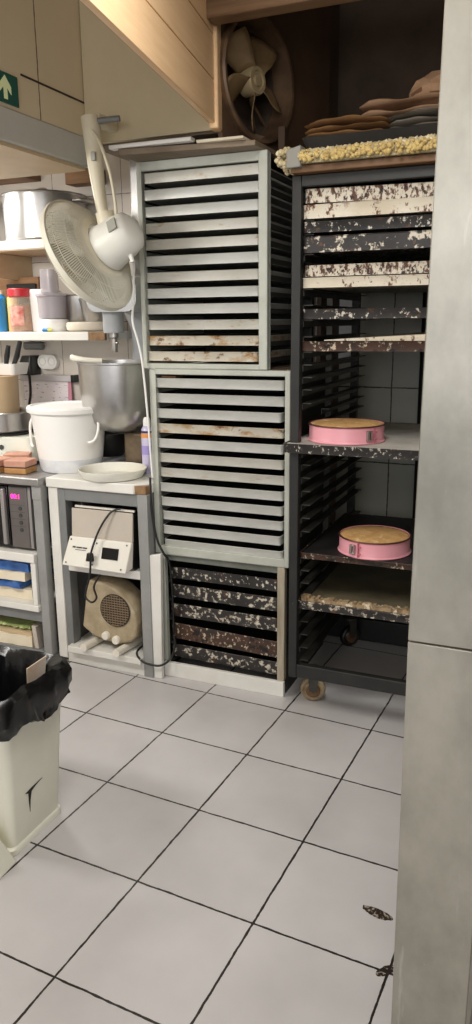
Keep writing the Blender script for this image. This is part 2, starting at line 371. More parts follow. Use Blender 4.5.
# extractor fan on its board above the tray racks
def extractor():
    a = Vector((-1.19, 2.705, 0)); b = Vector((-1.0, 3.40, 0)); t = (b-a).normalized(); n = Vector((t.y, -t.x, 0))
    root = thing('extractor_fan', (-1.127, 2.915, 2.15), 'round sooty extractor fan on a brown board above the tray racks', 'fan')
    mb = MB(); Ln = (b-a).length
    c = Vector((-1.136, 2.900, 2.395)); R = .205
    # board with a round opening: ring of quads
    s0 = (c-a).dot(t); K = 48
    inner = []; outer = []
    for k in range(K):
        an = 2*PI*k/K; ca, sa = math.cos(an), math.sin(an)
        inner.append(a+t*(s0+R*ca)+Vector((0, 0, 2.395+R*sa)))
        mx = (Ln-s0) if ca > 0 else s0; mz = (2.86-2.395) if sa > 0 else (2.395-2.15)
        f = min(mx/abs(ca) if abs(ca) > 1e-6 else 9, mz/abs(sa) if abs(sa) > 1e-6 else 9)
        outer.append(a+t*(s0+f*ca)+Vector((0, 0, 2.395+f*sa)))
    back = -n*.02
    vs = inner+outer+[p+back for p in inner]+[p+back for p in outer]; fs = []
    for k in range(K):
        j = (k+1) % K
        fs += [(k, j, K+j, K+k), (2*K+k, 3*K+k, 3*K+j, 2*K+j), (k, 2*K+k, 2*K+j, j), (K+k, K+j, 3*K+j, 3*K+k)]
    mb.add(vs, fs).build('mounting_board', m_fanboard, root)
    MB().lathe([(R-.002, -.06), (R+.012, .0), (R+.014, .02), (R+.008, .028), (R-.004, .026), (R-.008, .0), (R-.014, -.06), (R-.002, -.06)], c, n, 56).build('ring', m_fanring, root)
    MB().lathe([(.048, -.05), (.05, .004), (.046, .012), (.034, .012), (.032, .006), (.02, .006), (.018, .014), (.0, .014)], c, n, 32).build('hub', m_fanhub, root)
    up = Vector((0, 0, 1))
    for k in range(5):
        bl = MB(); a0 = 2*PI*k/5+1.05
        g = []
        for i in range(7):
            r = .046+(R-.03-.046)*i/6; w = .30+.42*math.sin(PI*min(1, .25+i/6*.6))
            for j in range(7):
                aa = a0+(j/6-.5)*w*(1.15 if i > 0 else 1.6); tw = (j/6-.5)*(-.062)
                g.append(c+t*(r*math.cos(aa))+up*(r*math.sin(aa))+n*(tw-.02))
        fs = [(i*7+j, i*7+j+1, (i+1)*7+j+1, (i+1)*7+j) for i in range(6) for j in range(6)]
        bl.add(g, fs, True)
        o = bl.build('blade', m_fanblade, root)
        sd = o.modifiers.new('solid', 'SOLIDIFY'); sd.thickness = .003
    MB().lathe([(R-.016, -.055), (R-.016, -.16), (0, -.16), (0, -.165), (R-.011, -.165), (R-.011, -.055), (R-.016, -.055)], c, n, 40).build('duct', m_dark, root)
    # two stay bars behind the blades
    for k in (0, 1):
        d = (t*math.cos(.9+k*PI/2)+up*math.sin(.9+k*PI/2))
        MB().tube([c+d*(R-.01)-n*.065, c-d*(R-.01)-n*.065], .006, 6).build('stay_bar', m_fanring, root)
    MB().box(-1.075, -1.05, 2.98, 3.0, 2.132, 2.25).build('bracket', m_fanboard, root)
extractor()

# exit sign
def exit_sign():
    r = thing('exit_sign', (-1.772, 2.25, 2.235), 'green emergency exit sign with a pale upward arrow on the left bulkhead', 'sign')
    box(-1.78, -1.773, 2.08, 2.332, 2.242, 2.336).build('sign_plate', m_sign, r, .002)
    y, z = 2.262, 2.29
    pts = [(-.008, -.036), (.01, -.036), (.01, .0), (.03, -.018), (.03, .006), (.001, .036), (-.028, .006), (-.028, -.018), (-.008, .0)]
    MB().prism([(-1.7735, y+p[0], z+p[1]) for p in pts], (.002, 0, 0)).build('arrow', m_signw, r)
exit_sign()

# wood left in the niche above the shelves
box(-3.399, -2.50, 3.27, 3.4195, 2.228, 2.268).build('timber_batten', m_wood, None, .003, label='long brown timber batten under the bulkhead above the stockpots', cat='timber')
box(-2.295, -2.12, 3.33, 3.42, 2.185, 2.25).build('timber_block', m_wood, None, .003, label='short brown wooden block on the tiled wall behind the wall fan arm', cat='timber')

# ------------------------------------------------------------------ trays
def tray_mesh(x0, x1, y0, y1, z0, z1, lip=.008):
    mb = MB(); t = .002; s = .0025
    o = [rrect(x0+s*.6, x1-s*.6, y0+s, y1-s, .008, z0), rrect(x0, x1, y0, y1, .014, z1-.004), rrect(x0-.001, x1+.001, y0-.002, y1+.001, .015, z1-.002),
         rrect(x0, x1, y0, y1, .014, z1), rrect(x0+lip*.4, x1-lip*.4, y0+lip*.4, y1-lip*.4, .013, z1-.001),
         rrect(x0+s+.002, x1-s-.002, y0+s+.002, y1-s-.002, .011, z0+.003)]
    mb.loft(o, smooth=False); mb.inner = True; return mb
ORD = ['first', 'second', 'third', 'fourth', 'fifth', 'sixth', 'seventh', 'eighth', 'ninth', 'tenth', 'eleventh', 'twelfth']

def rack(name, label, x0, x1, y0, y1, z0, z1, st_l, st_r, top, bot, side_open):
    """open-fronted tray rack: front frame, rear frame, sides, runners"""
    r = thing(name, ((x0+x1)/2, (y0+y1)/2, z0), label, 'tray rack', 'stacked tray racks')
    f = MB().box(x0, x0+st_l, y0, y0+.03, z0, z1).box(x1-st_r, x1, y0, y0+.03, z0, z1)
    f.box(x0+st_l, x1-st_r, y0, y0+.03, z1-top, z1).box(x0+st_l, x1-st_r, y0, y0+.03, z0, z0+bot)
    f.build('front_frame', m_frame, r, .003)
    box(x0, x0+.004, y0+.03, y1, z0, z1).build('side_panel', m_frame, r)
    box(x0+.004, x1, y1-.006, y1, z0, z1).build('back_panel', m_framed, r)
    box(x0+.004, x1, y0+.03, y1-.006, z1-.006, z1).build('top_panel', m_under, r)
    if side_open:
        box(x1-.028, x1, y0+.03, y0+.036, z0, z1).build('post', m_frame, r)
        box(x1-.025, x1, y1-.03, y1-.006, z0, z1-.006).build('post', m_framed, r)
    else:
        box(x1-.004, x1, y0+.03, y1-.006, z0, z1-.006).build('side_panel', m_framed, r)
    return r
YF = 2.773
r1 = rack('tray_rack', 'topmost tray rack of the stack, narrow pale green-grey frame with open side', -1.583, -1.042, YF, 3.36, 1.352, 2.131, .019, .034, .034, .02, True)
r2 = rack('tray_rack', 'middle tray rack of the stack, pale green-grey frame full of clean trays', -1.556, -.948, YF-.002, 3.36, .567, 1.35, .026, .02, .022, .035, False)
def runners(r, x0, x1, y0, y1, zs, sides=('l', 'r')):
    for z in zs:
        if 'l' in sides: MB().box(x0, x0+.012, y0, y1, z-.004, z-.001).box(x0, x0+.002, y0, y1, z-.001, z+.014).build('runner', m_framed, r)
        if 'r' in sides: MB().box(x1-.012, x1, y0, y1, z-.004, z-.001).box(x1-.002, x1, y0, y1, z-.001, z+.014).build('runner', m_framed, r)
# upper rack: 12 trays
z_up = [2.055-i*.0611 for i in range(12)]
mats_up = [m_alu_s, m_alu, m_alu, m_alu_s, m_alu_s, m_alu, m_alu_s, m_alu, m_alu, m_alu_s, m_alu_r, m_alu_r]
desc_up = ['plain aluminium baking tray']*9+['aluminium tray with small rust marks', 'aluminium tray with long brown rust streaks', 'aluminium tray rusted at both ends']
rnd = random.Random(3)
for i, z in enumerate(z_up):
    xr = -1.084 + rnd.choice((0, .008, -.010, .004))
    tray_mesh(-1.561-.0004*i, xr, YF+.004+rnd.uniform(0, .012), 3.33, z-.001, z+.036).build('baking_tray', mats_up[i], None,
        label=f'{desc_up[i]}, {ORD[i]} from the top in the topmost rack', cat='baking tray', group='trays in the topmost rack')
runners(r1, -1.579, -1.044, YF+.036, 3.35, z_up)
z_mid = [1.276-i*.0620 for i in range(12)]
mats_mid = [m_alu, m_alu, m_alu, m_alu_r, m_alu, m_alu_s, m_alu_s, m_alu, m_alu, m_alu, m_alu, m_alu]
for i, z in enumerate(z_mid):
    xr = -.976 + rnd.choice((0, .004, -.012, -.004)); d = 'aluminium baking tray with two rust patches' if i == 3 else ('aluminium baking tray with stained end' if i in (5, 6) else 'plain aluminium baking tray')
    if i == 11: d = 'aluminium tray above the bottom rail'
    tray_mesh(-1.544+.0022*i, xr, YF+.002+rnd.uniform(0, .010), 3.33, z-.001, z+.037).build('baking_tray', mats_mid[i], None,
        label=f'{d}, {ORD[i]} from the top in the middle rack', cat='baking tray', group='trays in the middle rack')
runners(r2, -1.552, -.952, YF+.03, 3.35, z_mid)
# scrap of rusty metal lying in the gap above the first tray of the middle rack
MB().hexa([Vector(p) for p in ((-1.515, 2.80, 1.3135), (-1.45, 2.80, 1.3135), (-1.45, 2.9, 1.3135), (-1.515, 2.9, 1.3135), (-1.515, 2.80, 1.322), (-1.45, 2.80, 1.320), (-1.45, 2.9, 1.320), (-1.515, 2.9, 1.322))]).build(
    'rusty_scraper', m_wood, None, .001, label='small rusty scraper lying on the first tray of the middle rack', cat='scraper')

# bottom rack: grey stiles, white plinth board, dark flaked trays
r3 = thing('tray_rack', (-1.24, 3.05, 0), 'bottom tray rack of the stack, low frame with white plinth board', 'tray rack', 'stacked tray racks')
box(-.998, -.966, YF, YF+.03, .066, .566).build('post', M('bare_wood_post', (176, 166, 146), .6, var=(140, 128, 108), scale=9, stretch=(3, 3, .5)), r3, .003)
box(-1.545, -1.515, YF+.003, YF+.03, .066, .566).build('post', m_frame, r3, .003)
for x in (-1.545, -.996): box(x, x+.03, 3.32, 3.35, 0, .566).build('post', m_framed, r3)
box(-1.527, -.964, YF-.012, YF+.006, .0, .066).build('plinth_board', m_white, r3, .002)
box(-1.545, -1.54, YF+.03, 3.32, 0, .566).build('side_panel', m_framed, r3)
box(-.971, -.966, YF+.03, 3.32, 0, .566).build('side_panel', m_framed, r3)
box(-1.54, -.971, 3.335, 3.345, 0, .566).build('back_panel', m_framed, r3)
box(-1.515, -.998, YF+.012, YF+.03, .535, .566).build('front_frame', M('dim_grey_rail', (110, 112, 104), .6, var=(90, 92, 84), scale=8), r3, .002)
for x in (-1.524, -1.50): pass
zb = [(.447, .500, m_blackflake2), (.36, .420, m_blackflake), (.27, .330, m_blackflake), (.158, .232, m_brownflake), (.075, .135, m_blackflake)]
db = ['black tray with a pale chipped lower edge', 'black tray mottled with flaked pale patches', 'black enamelled tray with flaking pale band', 'dark tray with reddish rusted lower edge, tilted', 'black enamelled tray flaked pale, lowest']
for i, (a, b, mm) in enumerate(zb):
    mb = tray_mesh(-1.512, -1.004, YF+.035, 3.30, a, b)
    tilt = (.0, .0, .0, -.03, -.012)[i]
    mb.v = [(p[0], p[1], p[2]+tilt*(p[0]+1.258)) for p in mb.v]
    mb.build('baking_tray', mm, None, label=f'{db[i]}, {ORD[i]} from the top in the bottom rack', cat='baking tray', group='dark trays in the bottom rack')
    MB().box(-1.54, -1.502, YF+.04, 3.30, a-.022, a-.012+.0).box(-1.009, -.971, YF+.04, 3.30, a-.022, a-.012).build('runner', m_framed, r3)

# white upright board in front of the bottom rack's left post
MB().hexa([Vector(p) for p in ((-1.594, 2.722, 0), (-1.518, 2.722, 0), (-1.518, 2.745, 0), (-1.594, 2.745, 0), (-1.596, 2.722, .56), (-1.506, 2.722, .578), (-1.506, 2.745, .578), (-1.596, 2.745, .56))]).build(
    'upright_board', m_white, None, .003, label='white upright board between the white counter and the bottom rack', cat='board')

# things lying on top of the rack stack
MB().box(-1.62, -1.28, 2.64, 2.675, 2.156, 2.17).build('plastic_strip', m_white2, None, .003, label='long white plastic strip lying under the white overhead panel', cat='strip')
MB().hexa([Vector(p) for p in ((-1.58, 2.64, 2.132), (-1.06, 2.70, 2.132), (-1.05, 3.1, 2.132), (-1.57, 3.05, 2.132), (-1.58, 2.64, 2.154), (-1.06, 2.70, 2.150), (-1.05, 3.1, 2.150), (-1.57, 3.05, 2.154))]).build(
    'cover_board', m_under, None, .002, label='stained thin board laid flat on top of the topmost rack', cat='board')
MB().hexa([Vector(p) for p in ((-1.27, 2.665, 2.1515), (-1.09, 2.665, 2.1515), (-1.09, 2.76, 2.1515), (-1.27, 2.76, 2.1515), (-1.27, 2.66, 2.160), (-1.09, 2.66, 2.158), (-1.09, 2.76, 2.158), (-1.27, 2.76, 2.160))]).build(
    'paper_sheets', m_paper, None, label='few pale paper sheets lying right of the white plastic strip', cat='paper')

# ------------------------------------------------------------------ black trolley
TX0, TX1, TY0, TY1 = -.912, -.235, 2.668, 3.56
tr = thing('bakery_trolley', (-.57, 3.1, 0), 'tall black wheeled bakery trolley holding worn trays and pink cake tins', 'trolley')
def post(x, y, m=m_trolley, w=.034): box(x, x+w, y, y+w, .147, 2.015).build('post', m, tr, .003)
post(TX0, TY0); post(TX1-.034, TY0); post(TX0, TY1-.034); post(TX1-.034, TY1-.034)
post(TX0+.004, 3.10, m_runner, .028)
box(TX0+.034, TX1-.034, TY0, TY0+.03, .150, .205).build('bottom_rail', m_trolley, tr, .003)
box(TX0+.034, TX1-.034, TY1-.03, TY1, .150, .205).build('bottom_rail', m_trolley, tr, .003)
for x in (TX0, TX1-.03): box(x, x+.03, TY0+.034, TY1-.034, .150, .205).build('bottom_rail', m_trolley, tr, .003)
box(TX0+.034, TX1-.034, TY0, TY0+.034, 1.978, 2.015).build('top_rail', m_trolley, tr, .003)
box(TX0+.034, TX1-.034, TY1-.034, TY1, 1.978, 2.015).build('top_rail', m_trolley, tr, .003)
for x in (TX0, TX1-.034): box(x, x+.034, TY0+.034, TY1-.034, 1.978, 2.015).build('top_rail', m_trolley, tr, .003)
box(TX0+.034, TX1-.034, TY0+.034, TY1-.034, 2.006, 2.013).build('top_sheet', m_blacksheet, tr)
for z in (.215, .27, .325, .38, .436, .49, .541, .592, .642, .75, .803, .855, .908, .96, 1.01, 1.059, 1.15, 1.195, 1.24, 1.29, 1.335, 1.38, 1.426, 1.48, 1.538, 1.59, 1.645, 1.70, 1.763, 1.829, 1.875):
    ys = 2.95 if 1.09 < z < 1.2 else TY0+.035
    for x, s in ((TX0+.034, 1), (TX1-.034, -1)):
        if s < 0 and z not in (.215, .436, .642, .855, 1.059, 1.24, 1.426, 1.538, 1.645, 1.763, 1.829, 1.875): continue
        MB().box(min(x, x+s*.036), max(x, x+s*.036), ys, TY1-.035, z-.005, z-.001).box(min(x, x+s*.003), max(x, x+s*.003), ys, TY1-.035, z-.026, z-.001).build('runner', m_runner, tr)
for cx, cy, ang in ((-.842, 2.785, .30), (-.30, 2.78, .5), (-.842, 3.38, .9), (-.30, 3.38, .2)):
    d = Vector((math.sin(ang), -math.cos(ang), 0)); side = Vector((math.cos(ang), math.sin(ang), 0))
    cst = MB().lathe([(.03, 0), (.03, .012), (.0, .012)], (cx, cy, .137), (0, 0, 1), 20)
    for k in (-1, 1):
        c = Vector((cx, cy, 0))+d*(k*.0255)
        cst.hexa([c-side*.016-d*.002+Vector((0, 0, .05)), c+side*.016-d*.002+Vector((0, 0, .05)), c+side*.016+d*.002+Vector((0, 0, .05)), c-side*.016+d*.002+Vector((0, 0, .05)),
                  c-side*.022-d*.002+Vector((0, 0, .138)), c+side*.022-d*.002+Vector((0, 0, .138)), c+side*.022+d*.002+Vector((0, 0, .138)), c-side*.022+d*.002+Vector((0, 0, .138))])
    cst.tube([Vector((cx, cy, .052))+d*.028, Vector((cx, cy, .052))-d*.028], .007, 8)
    co = cst.build('caster', m_runner, tr)
    MB().lathe([(0, -.021), (.026, -.021), (.030, -.0165), (.030, .0165), (.026, .021), (0, .021)], (cx, cy, .052), d, 20).build('wheel_hub', m_plank, co)
    MB().lathe([(.0, -.016), (.03, -.016), (.034, -.012), (.044, -.015), (.051, -.01), (.052, 0), (.051, .01), (.044, .015), (.034, .012), (.03, .016), (0, .016)], (cx, cy, .052), d, 32).build('wheel', m_wheel if cy < 3 else m_black, co)  # rear wheels black: the shade under the trolley is in their colour

def ttray(z0, z1, m, label, x0=-.878, x1=-.27, y0=2.685, y1=3.36, bed=None, tilt=0, group='trays on the black trolley'):
    mb = tray_mesh(x0, x1, y0, y1, z0, z1)
    if tilt: mb.v = [(p[0], p[1], p[2]+tilt*(p[0]+.88)) for p in mb.v]
    o = mb.build('baking_tray', m, None, label=label, cat='baking tray', group=group)
    if bed:
        b = box(x0+.012, x1-.012, y0+.012, y1-.012, z0+.003, z1-.0005).build('tray_bed', bed, None)
        b.parent = o; b.matrix_parent_inverse = Matrix.Identity(4); b.location = Vector(b['_base'])-Vector(o['_base'])
    return o
ttray(1.928, 1.974, m_whiteflake, 'white enamelled tray with rust flakes, upper of the pair at the trolley top', x0=-.874, y0=2.69, tilt=-.02)
ttray(1.876, 1.921, m_whiteflake2, 'white enamelled tray with few rust flakes, lower of the pair at the trolley top')
ttray(1.830, 1.866, m_blackflake2, 'thin greyish black tray just below the top pair on the trolley')
ttray(1.764, 1.818, m_blackflake, 'deep black tray with flaked white lower edge, high on the trolley')
ttray(1.684, 1.722, m_whiteflake, 'rust-speckled tray lying in the cleaner white tray on the trolley', x0=-.872, x1=-.276, y0=2.690)
ttray(1.646, 1.680, m_whiteflake2, 'cleaner white tray under the rust-speckled one, middle of the trolley top half')
ttray(1.539, 1.573, m_blackflake2, 'single thin black tray with white flecks between pale trays on the trolley')
ttray(1.427, 1.461, m_brownflake, 'brown rusted tray with a pale sheet on it above the upper cake tin')
MB().hexa([Vector(p) for p in ((-.80, 2.71, 1.463), (-.30, 2.70, 1.463), (-.30, 3.3, 1.463), (-.80, 3.3, 1.463), (-.80, 2.71, 1.466), (-.30, 2.70, 1.492), (-.30, 3.3, 1.50), (-.80, 3.3, 1.466))]).build(
    'pale_sheet', m_whiteflake2, None, label='pale wedge-like baking sheet lying on the brown rusted tray', cat='baking sheet')
ttray(1.060, 1.095, m_blackflake2, 'black tray with white chips carrying the upper pink cake tin', x0=-.930, y0=2.640, bed=m_floured)
ttray(.645, .668, m_brownflake, 'dark brown tray carrying the lower pink cake tin', bed=m_blacksheet, x0=-.876)
ttray(.437, .470, m_blackflake, 'lowest black tray on the trolley, under the crusted olive sheet', x0=-.882)
sh = thing('baking_sheet', (-.575, 3.0, .4706), 'olive brown scorched sheet with crusted pale front edge, low on the trolley', 'baking sheet')
box(-.868, -.28, 2.70, 3.34, .4716, .480).build('sheet', m_olive, sh, .002)
mb = MB(); rr = random.Random(5); n = 60
for i in range(n):
    x = -.866+.58*i/n
    mb.box(x, x+.012, 2.688-rr.uniform(0, .004), 2.71+rr.uniform(0, .012), .4716, .482+rr.uniform(0, .01))
mb.build('crusted_edge', m_crust, sh)
for z in (1.35, ):
    pass

# cakes in pink springform tins
def cake_tin(cx, cy, z, R, h, clasp_deg, lab):
    r = thing('springform_tin', (cx, cy, z), lab, 'cake tin', 'pink cake tins')
    MB().lathe([(R+.004, 0), (R+.006, .003), (R+.002, .006), (R, .010), (R, h-.006), (R+.003, h-.003), (R+.003, h), (R-.002, h), (R-.003, .006), (R-.003, .002), (R+.004, 0)], (cx, cy, z), seg=64).build('tin_wall', m_pink, r)
    MB().lathe([(0, .001), (R-.004, .001), (R-.004, .005), (0, .005)], (cx, cy, z), seg=48).build('tin_base', m_chrome, r)
    rc = random.Random(int(cx*100)); prof = [(R-.0035, .006), (R-.0035, h-.004), (R-.008, h-.001), (R*.85, h+.002), (R*.6, h+.004), (R*.3, h+.005), (0, h+.005)]
    MB().lathe(prof, (cx, cy, z), seg=64).build('cake', m_cake, r, label='golden baked cake')
    MB().lathe([(R+.0028, h-.004), (R+.0042, h-.002), (R+.0028, h+.001), (R-.002, h+.001), (R+.0028, h-.004)], (cx, cy, z), seg=64).build('rim', M('tin_rim', (96, 60, 52), .4, .5), r)
    a = math.radians(clasp_deg); n = Vector((math.cos(a), math.sin(a), 0)); t = Vector((-n.y, n.x, 0)); c = Vector((cx, cy, z))+n*(R+.003)
    def plate(u0, u1, z0, z1, d0, d1):
        p = [c+t*u0+n*d0, c+t*u1+n*d0, c+t*u1+n*d1, c+t*u0+n*d1]
        return [q+Vector((0, 0, z0)) for q in p]+[q+Vector((0, 0, z1)) for q in p]
    cl = MB()
    cl.hexa(plate(-.013, -.004, .014, .05, -.002, .007)); cl.hexa(plate(-.013, .010, .044, .05, .0, .008)); cl.hexa(plate(-.013, .010, .014, .02, .0, .008)); cl.hexa(plate(.004, .010, .014, .05, -.003, .006))
    cl.build('clasp', m_chrome, r, .001)
    hg = MB().hexa(plate(.020, .024, .006, h-.006, -.004, .003))
    for zz in (.018, .044): hg.lathe([(.0035, -.003), (.0035, .004), (0, .005)], c+t*.03+Vector((0, 0, zz)), n, 10)
    hg.build('overlap_seam', M('seam_pink', (190, 110, 122), .4), r)
cake_tin(-.733, 2.803, 1.0955, .140, .064, -40, 'pink springform tin with golden cake on the chipped black tray, upper of two')
cake_tin(-.615, 2.818, .6685, .135, .064, -112, 'pink springform tin with golden cake on the dark brown tray, lower of two')

# boards and cloths on top of the trolley
bd = box(-.905, -.22, 2.63, 3.3, 2.0165, 2.040).build('plank_board', m_plank, None, .003, label='brown plank lying on top of the black trolley', cat='board')
def crumbed():
    r = thing('crumbed_slab', (-.58, 2.95, 2.0415), 'thick slab coated in yellow crumbs lying on the brown plank', 'slab')
    rc = random.Random(11); mb = MB()
    nx, ny = 120, 60; x0, x1, y0, y1 = -.87, -.215, 2.605, 3.25
    top = []; bot = []
    for j in range(ny+1):
        for i in range(nx+1):
            x = x0+(x1-x0)*i/nx; y = y0+(y1-y0)*j/ny; edge = min(i, nx-i, j, ny-j)
            jit = rc.uniform(-.008, .008) if edge == 0 else 0
            top.append((x+rc.uniform(-.003, .003), y+jit, 2.084+.01*(i/nx)+rc.uniform(-.004, .004)-(.012 if edge == 0 else 0)))
            bot.append((x, y+jit*.6+.006*(j == 0), 2.0425+(.010+rc.uniform(0, .006) if edge == 0 else 0)))
    K = (nx+1)*(ny+1); fs = []
    for j in range(ny):
        for i in range(nx):
            a = j*(nx+1)+i; fs += [(a, a+1, a+nx+2, a+nx+1), (K+a, K+a+nx+1, K+a+nx+2, K+a+1)]
    per = [i for i in range(nx)]+[j*(nx+1)+nx for j in range(ny)]+[ny*(nx+1)+i for i in range(nx, 0, -1)]+[j*(nx+1) for j in range(ny, 0, -1)]
    # middle bulging ring on the edge for the clumpy crumbs
    mid = []
    for q in per:
        x, y, z = top[q]; cx, cy = -.54, 2.93
        mid.append((x+(-.008 if x < x0+.02 else 0)*rc.random(), y-(.012*rc.random() if y < y0+.02 else 0), 2.062+rc.uniform(-.006, .006)))
    B = 2*K
    for i in range(len(per)):
        j = (i+1) % len(per)
        fs += [(per[i], B+i, B+j, per[j]), (B+i, K+per[i], K+per[j], B+j)]
    mb.add(top+bot+mid, fs); mb.build('crumb_coating', m_yc, r)
    # crumbed end roll projecting to the left
    g = MB()
    for k in range(130):
        c = Vector((-.935+rc.uniform(-.02, .03), 2.62+rc.uniform(0, .16), 2.062+rc.uniform(-.024, .034))); s = rc.uniform(.007, .013)
        g.lathe([(0, -s), (s*.8, -s*.5), (s, 0), (s*.75, s*.6), (0, s)], c, (rc.uniform(-1, 1), rc.uniform(-1, 1), 1), 7, smooth=False)
    g.build('crumb_clump', m_yc, r)
    g = MB()
    for k in range(360):
        z = rc.uniform(2.046, 2.078)
        c = Vector((rc.uniform(-.86, -.22), 2.603+rc.uniform(-.006, .006), z)); q = rc.uniform(.004, .0095)*(1.15 if z < 2.07 else .75)
        g.lathe([(0, -q), (q*.8, -q*.5), (q, 0), (q*.75, q*.6), (0, q)], c, (rc.uniform(-1, 1), rc.uniform(-1, 1), 1), 6, smooth=False)
    g.build('crumb_edge', m_yc2, r)
    MB().hexa([Vector(p) for p in ((-.915, 2.612, 2.03), (-.862, 2.604, 2.03), (-.862, 2.8, 2.05), (-.915, 2.8, 2.05), (-.915, 2.612, 2.088), (-.862, 2.604, 2.098), (-.862, 2.8, 2.098), (-.915, 2.8, 2.088))]).build('strap', m_greystrap, r, .004)
crumbed()
MB().loft([rrect(-.875, -.24, 2.70, 3.2, .02, 2.104), rrect(-.89, -.225, 2.685, 3.215, .02, 2.136), rrect(-.882, -.233, 2.692, 3.208, .02, 2.134), rrect(-.87, -.245, 2.705, 3.195, .02, 2.108)], smooth=False).build(
    'shallow_tray', m_blacksheet, None, label='black shallow tray under the folded cloths on the crumbed slab', cat='tray')
def folded(name, x0, x1, y0, y1, z, layers, mat, lab, cat, seed, th=.02, rot=0):
    r = thing(name, ((x0+x1)/2, (y0+y1)/2, z), lab, cat)
    rc = random.Random(seed)
    for l in range(layers):
        mb = MB(); nx = 26; loops = []
        ph = rc.uniform(0, 6)
        for i in range(nx+1):
            u = i/nx; x = x0+(x1-x0)*u+rc.uniform(-.002, .002)
            h = th*(.75+.3*math.sin(5*u+ph)+.15*math.sin(17*u+ph*2)); h = max(h, .006)
            ends = min(1, min(u, 1-u)*9+.35); yo = .012*math.sin(3.1*u+ph)+l*.008
            zc = z+l*th*.95+.012*math.sin(PI*u)*l*.4
            lp = []
            for k in range(16):
                a = 2*PI*k/16; cy = math.cos(a); sz = math.sin(a)
                yy = (y0+y1)/2+(y1-y0)/2*math.copysign(abs(cy)**.5, cy)*(.96+.04*ends)+yo
                zz = zc+h*ends*.5+h*ends*.5*math.copysign(abs(sz)**.7, sz)
                lp.append((x, yy, zz))
            loops.append(lp)
        mb.loft(loops); mb.build('fold', mat, r)
    return r
folded('folded_cloth', -.885, -.60, 2.70, 3.0, 2.137, 3, m_brownc, 'brown folded cloth on the left of the black shallow tray', 'cloth', 2, .020)
folded('folded_cloth', -.598, -.30, 2.71, 3.05, 2.137, 3, m_greyc, 'grey folded cloth right of the brown one on the shallow tray', 'cloth', 5, .020)
folded('folded_sack', -.72, -.30, 2.80, 3.08, 2.206, 2, m_tanc, 'tan sack bundled on top of the folded cloths above the trolley', 'sack', 9, .034)

sk = [o for o in COL.objects if o.name.startswith('folded_sack')][0]
rc = random.Random(3); loops = []
for i in range(13):
    a = PI*i/12; r = math.sin(a)**.7 if 0 < i < 12 else .02
    loops.append([(-.455-.11*math.cos(a), 2.90+.10*r*math.cos(2*PI*k/20)*(1+.12*math.sin(3*k+i)), 2.262+.055*r*(.9+.5*i/12)*(math.sin(2*PI*k/20)*.9+.35)+.006*math.sin(2*k+i*1.3)) for k in range(20)])
MB().loft(loops).build('bundle', m_tanc, sk)

# behind the trolley
box(-1.015, -.2, 3.46, 3.715, 0, .115).build('shadow_block', m_black, None, .004, label='low black block added for the shade on the floor behind the trolley', cat='box')  # added dark block, stands in for the shade on the floor
MB().tube([(-.60, 3.69, 0), (-.60, 3.69, 2.0)], .022, 12).build('wall_pipe', m_black, None, label='black vertical pipe on the tiled wall behind the trolley', cat='pipe')
box(-1.019, -.925, 3.70, 3.719, 1.34, 1.70).build('lit_wall_patch', M('pale_lit_tile', (226, 228, 230), .4), None, .002, label='pale patch for the lit part of the tiled wall behind the trolley', cat='plate')  # pale patch painting the light on the wall tile

# ------------------------------------------------------------------ steel unit at the right edge
su = thing('steel_cabinet', (-.14, 1.6, 0), 'tall brushed stainless steel unit with a horizontal seam, standing at the right edge', 'steel cabinet')
box(-.197, -.067, 1.292, 1.92, .0, 2.5).build('body', m_framed, su, .003)
box(-.0668, -.0666, 1.296, 1.92, .01, 2.49).build('side_skin', m_white, su)
for nm, z0, z1 in (('door', .0, .9775), ('door', .9805, 2.49)):
    lx = lambda z: (-.2075-.0040*z) if z < 1 and z0 < .5 else (-.2115+.0080*(z-.98))
    MB().hexa([Vector(p) for p in ((lx(z0), 1.27, z0), (-.0655, 1.27, z0), (-.0655, 1.292, z0), (lx(z0), 1.292, z0), (lx(z1), 1.27, z1), (-.0655, 1.27, z1), (-.0655, 1.292, z1), (lx(z1), 1.292, z1))]).build(nm, m_steelp, su, .0018, seg=2)

# ------------------------------------------------------------------ white counter
wc = thing('white_counter', (-1.8, 3.0, 0), 'white topped counter unit with grey posts, holding the electronic device and heater', 'counter')
MB().prism([(-2.062, 2.708, .832), (-1.618, 2.708, .832), (-1.555, 2.765, .832), (-1.555, 3.40, .832), (-2.062, 3.40, .832)], (0, 0, .043)).build('worktop', m_white, wc, .004)
MB().prism([(-1.613, 2.712, .834), (-1.562, 2.715, .834), (-1.557, 2.76, .834)], (0, 0, .034)).build('worn_corner', m_chip, wc, label='bare chipboard broken corner')
box(-2.058, -2.010, 2.716, 2.735, .02, .832).build('leg', m_white, wc, .003, label='white board leg')
box(-2.010, -1.975, 2.722, 2.78, .06, .832).build('leg', m_greyd, wc, .003)
box(-1.606, -1.558, 2.716, 2.765, .0, .832).build('leg', m_greyp, wc, .003)
box(-2.05, -2.01, 3.34, 3.39, 0, .832).build('leg', m_greyp, wc, .003)
box(-1.606, -1.558, 3.34, 3.39, 0, .832).build('leg', m_greyp, wc, .003)
box(-1.975, -1.606, 2.722, 2.75, .775, .832).build('rail', m_greyd, wc, .003)
box(-1.975, -1.606, 2.716, 3.34, .452, .490).build('shelf', m_white, wc, .003)
box(-1.99, -1.606, 2.69, 3.34, .064, .094).build('shelf', m_white, wc, .003, label='low white shelf board')
box(-2.012, -1.555, 2.722, 2.74, .0, .062).build('plinth_board', m_white, wc, .002)
box(-2.02, -2.01, 2.78, 3.34, 0, .832).build('side_panel', m_greyd, wc)
box(-1.568, -1.559, 2.766, 3.34, 0, .832).build('side_panel', m_greyd, wc)
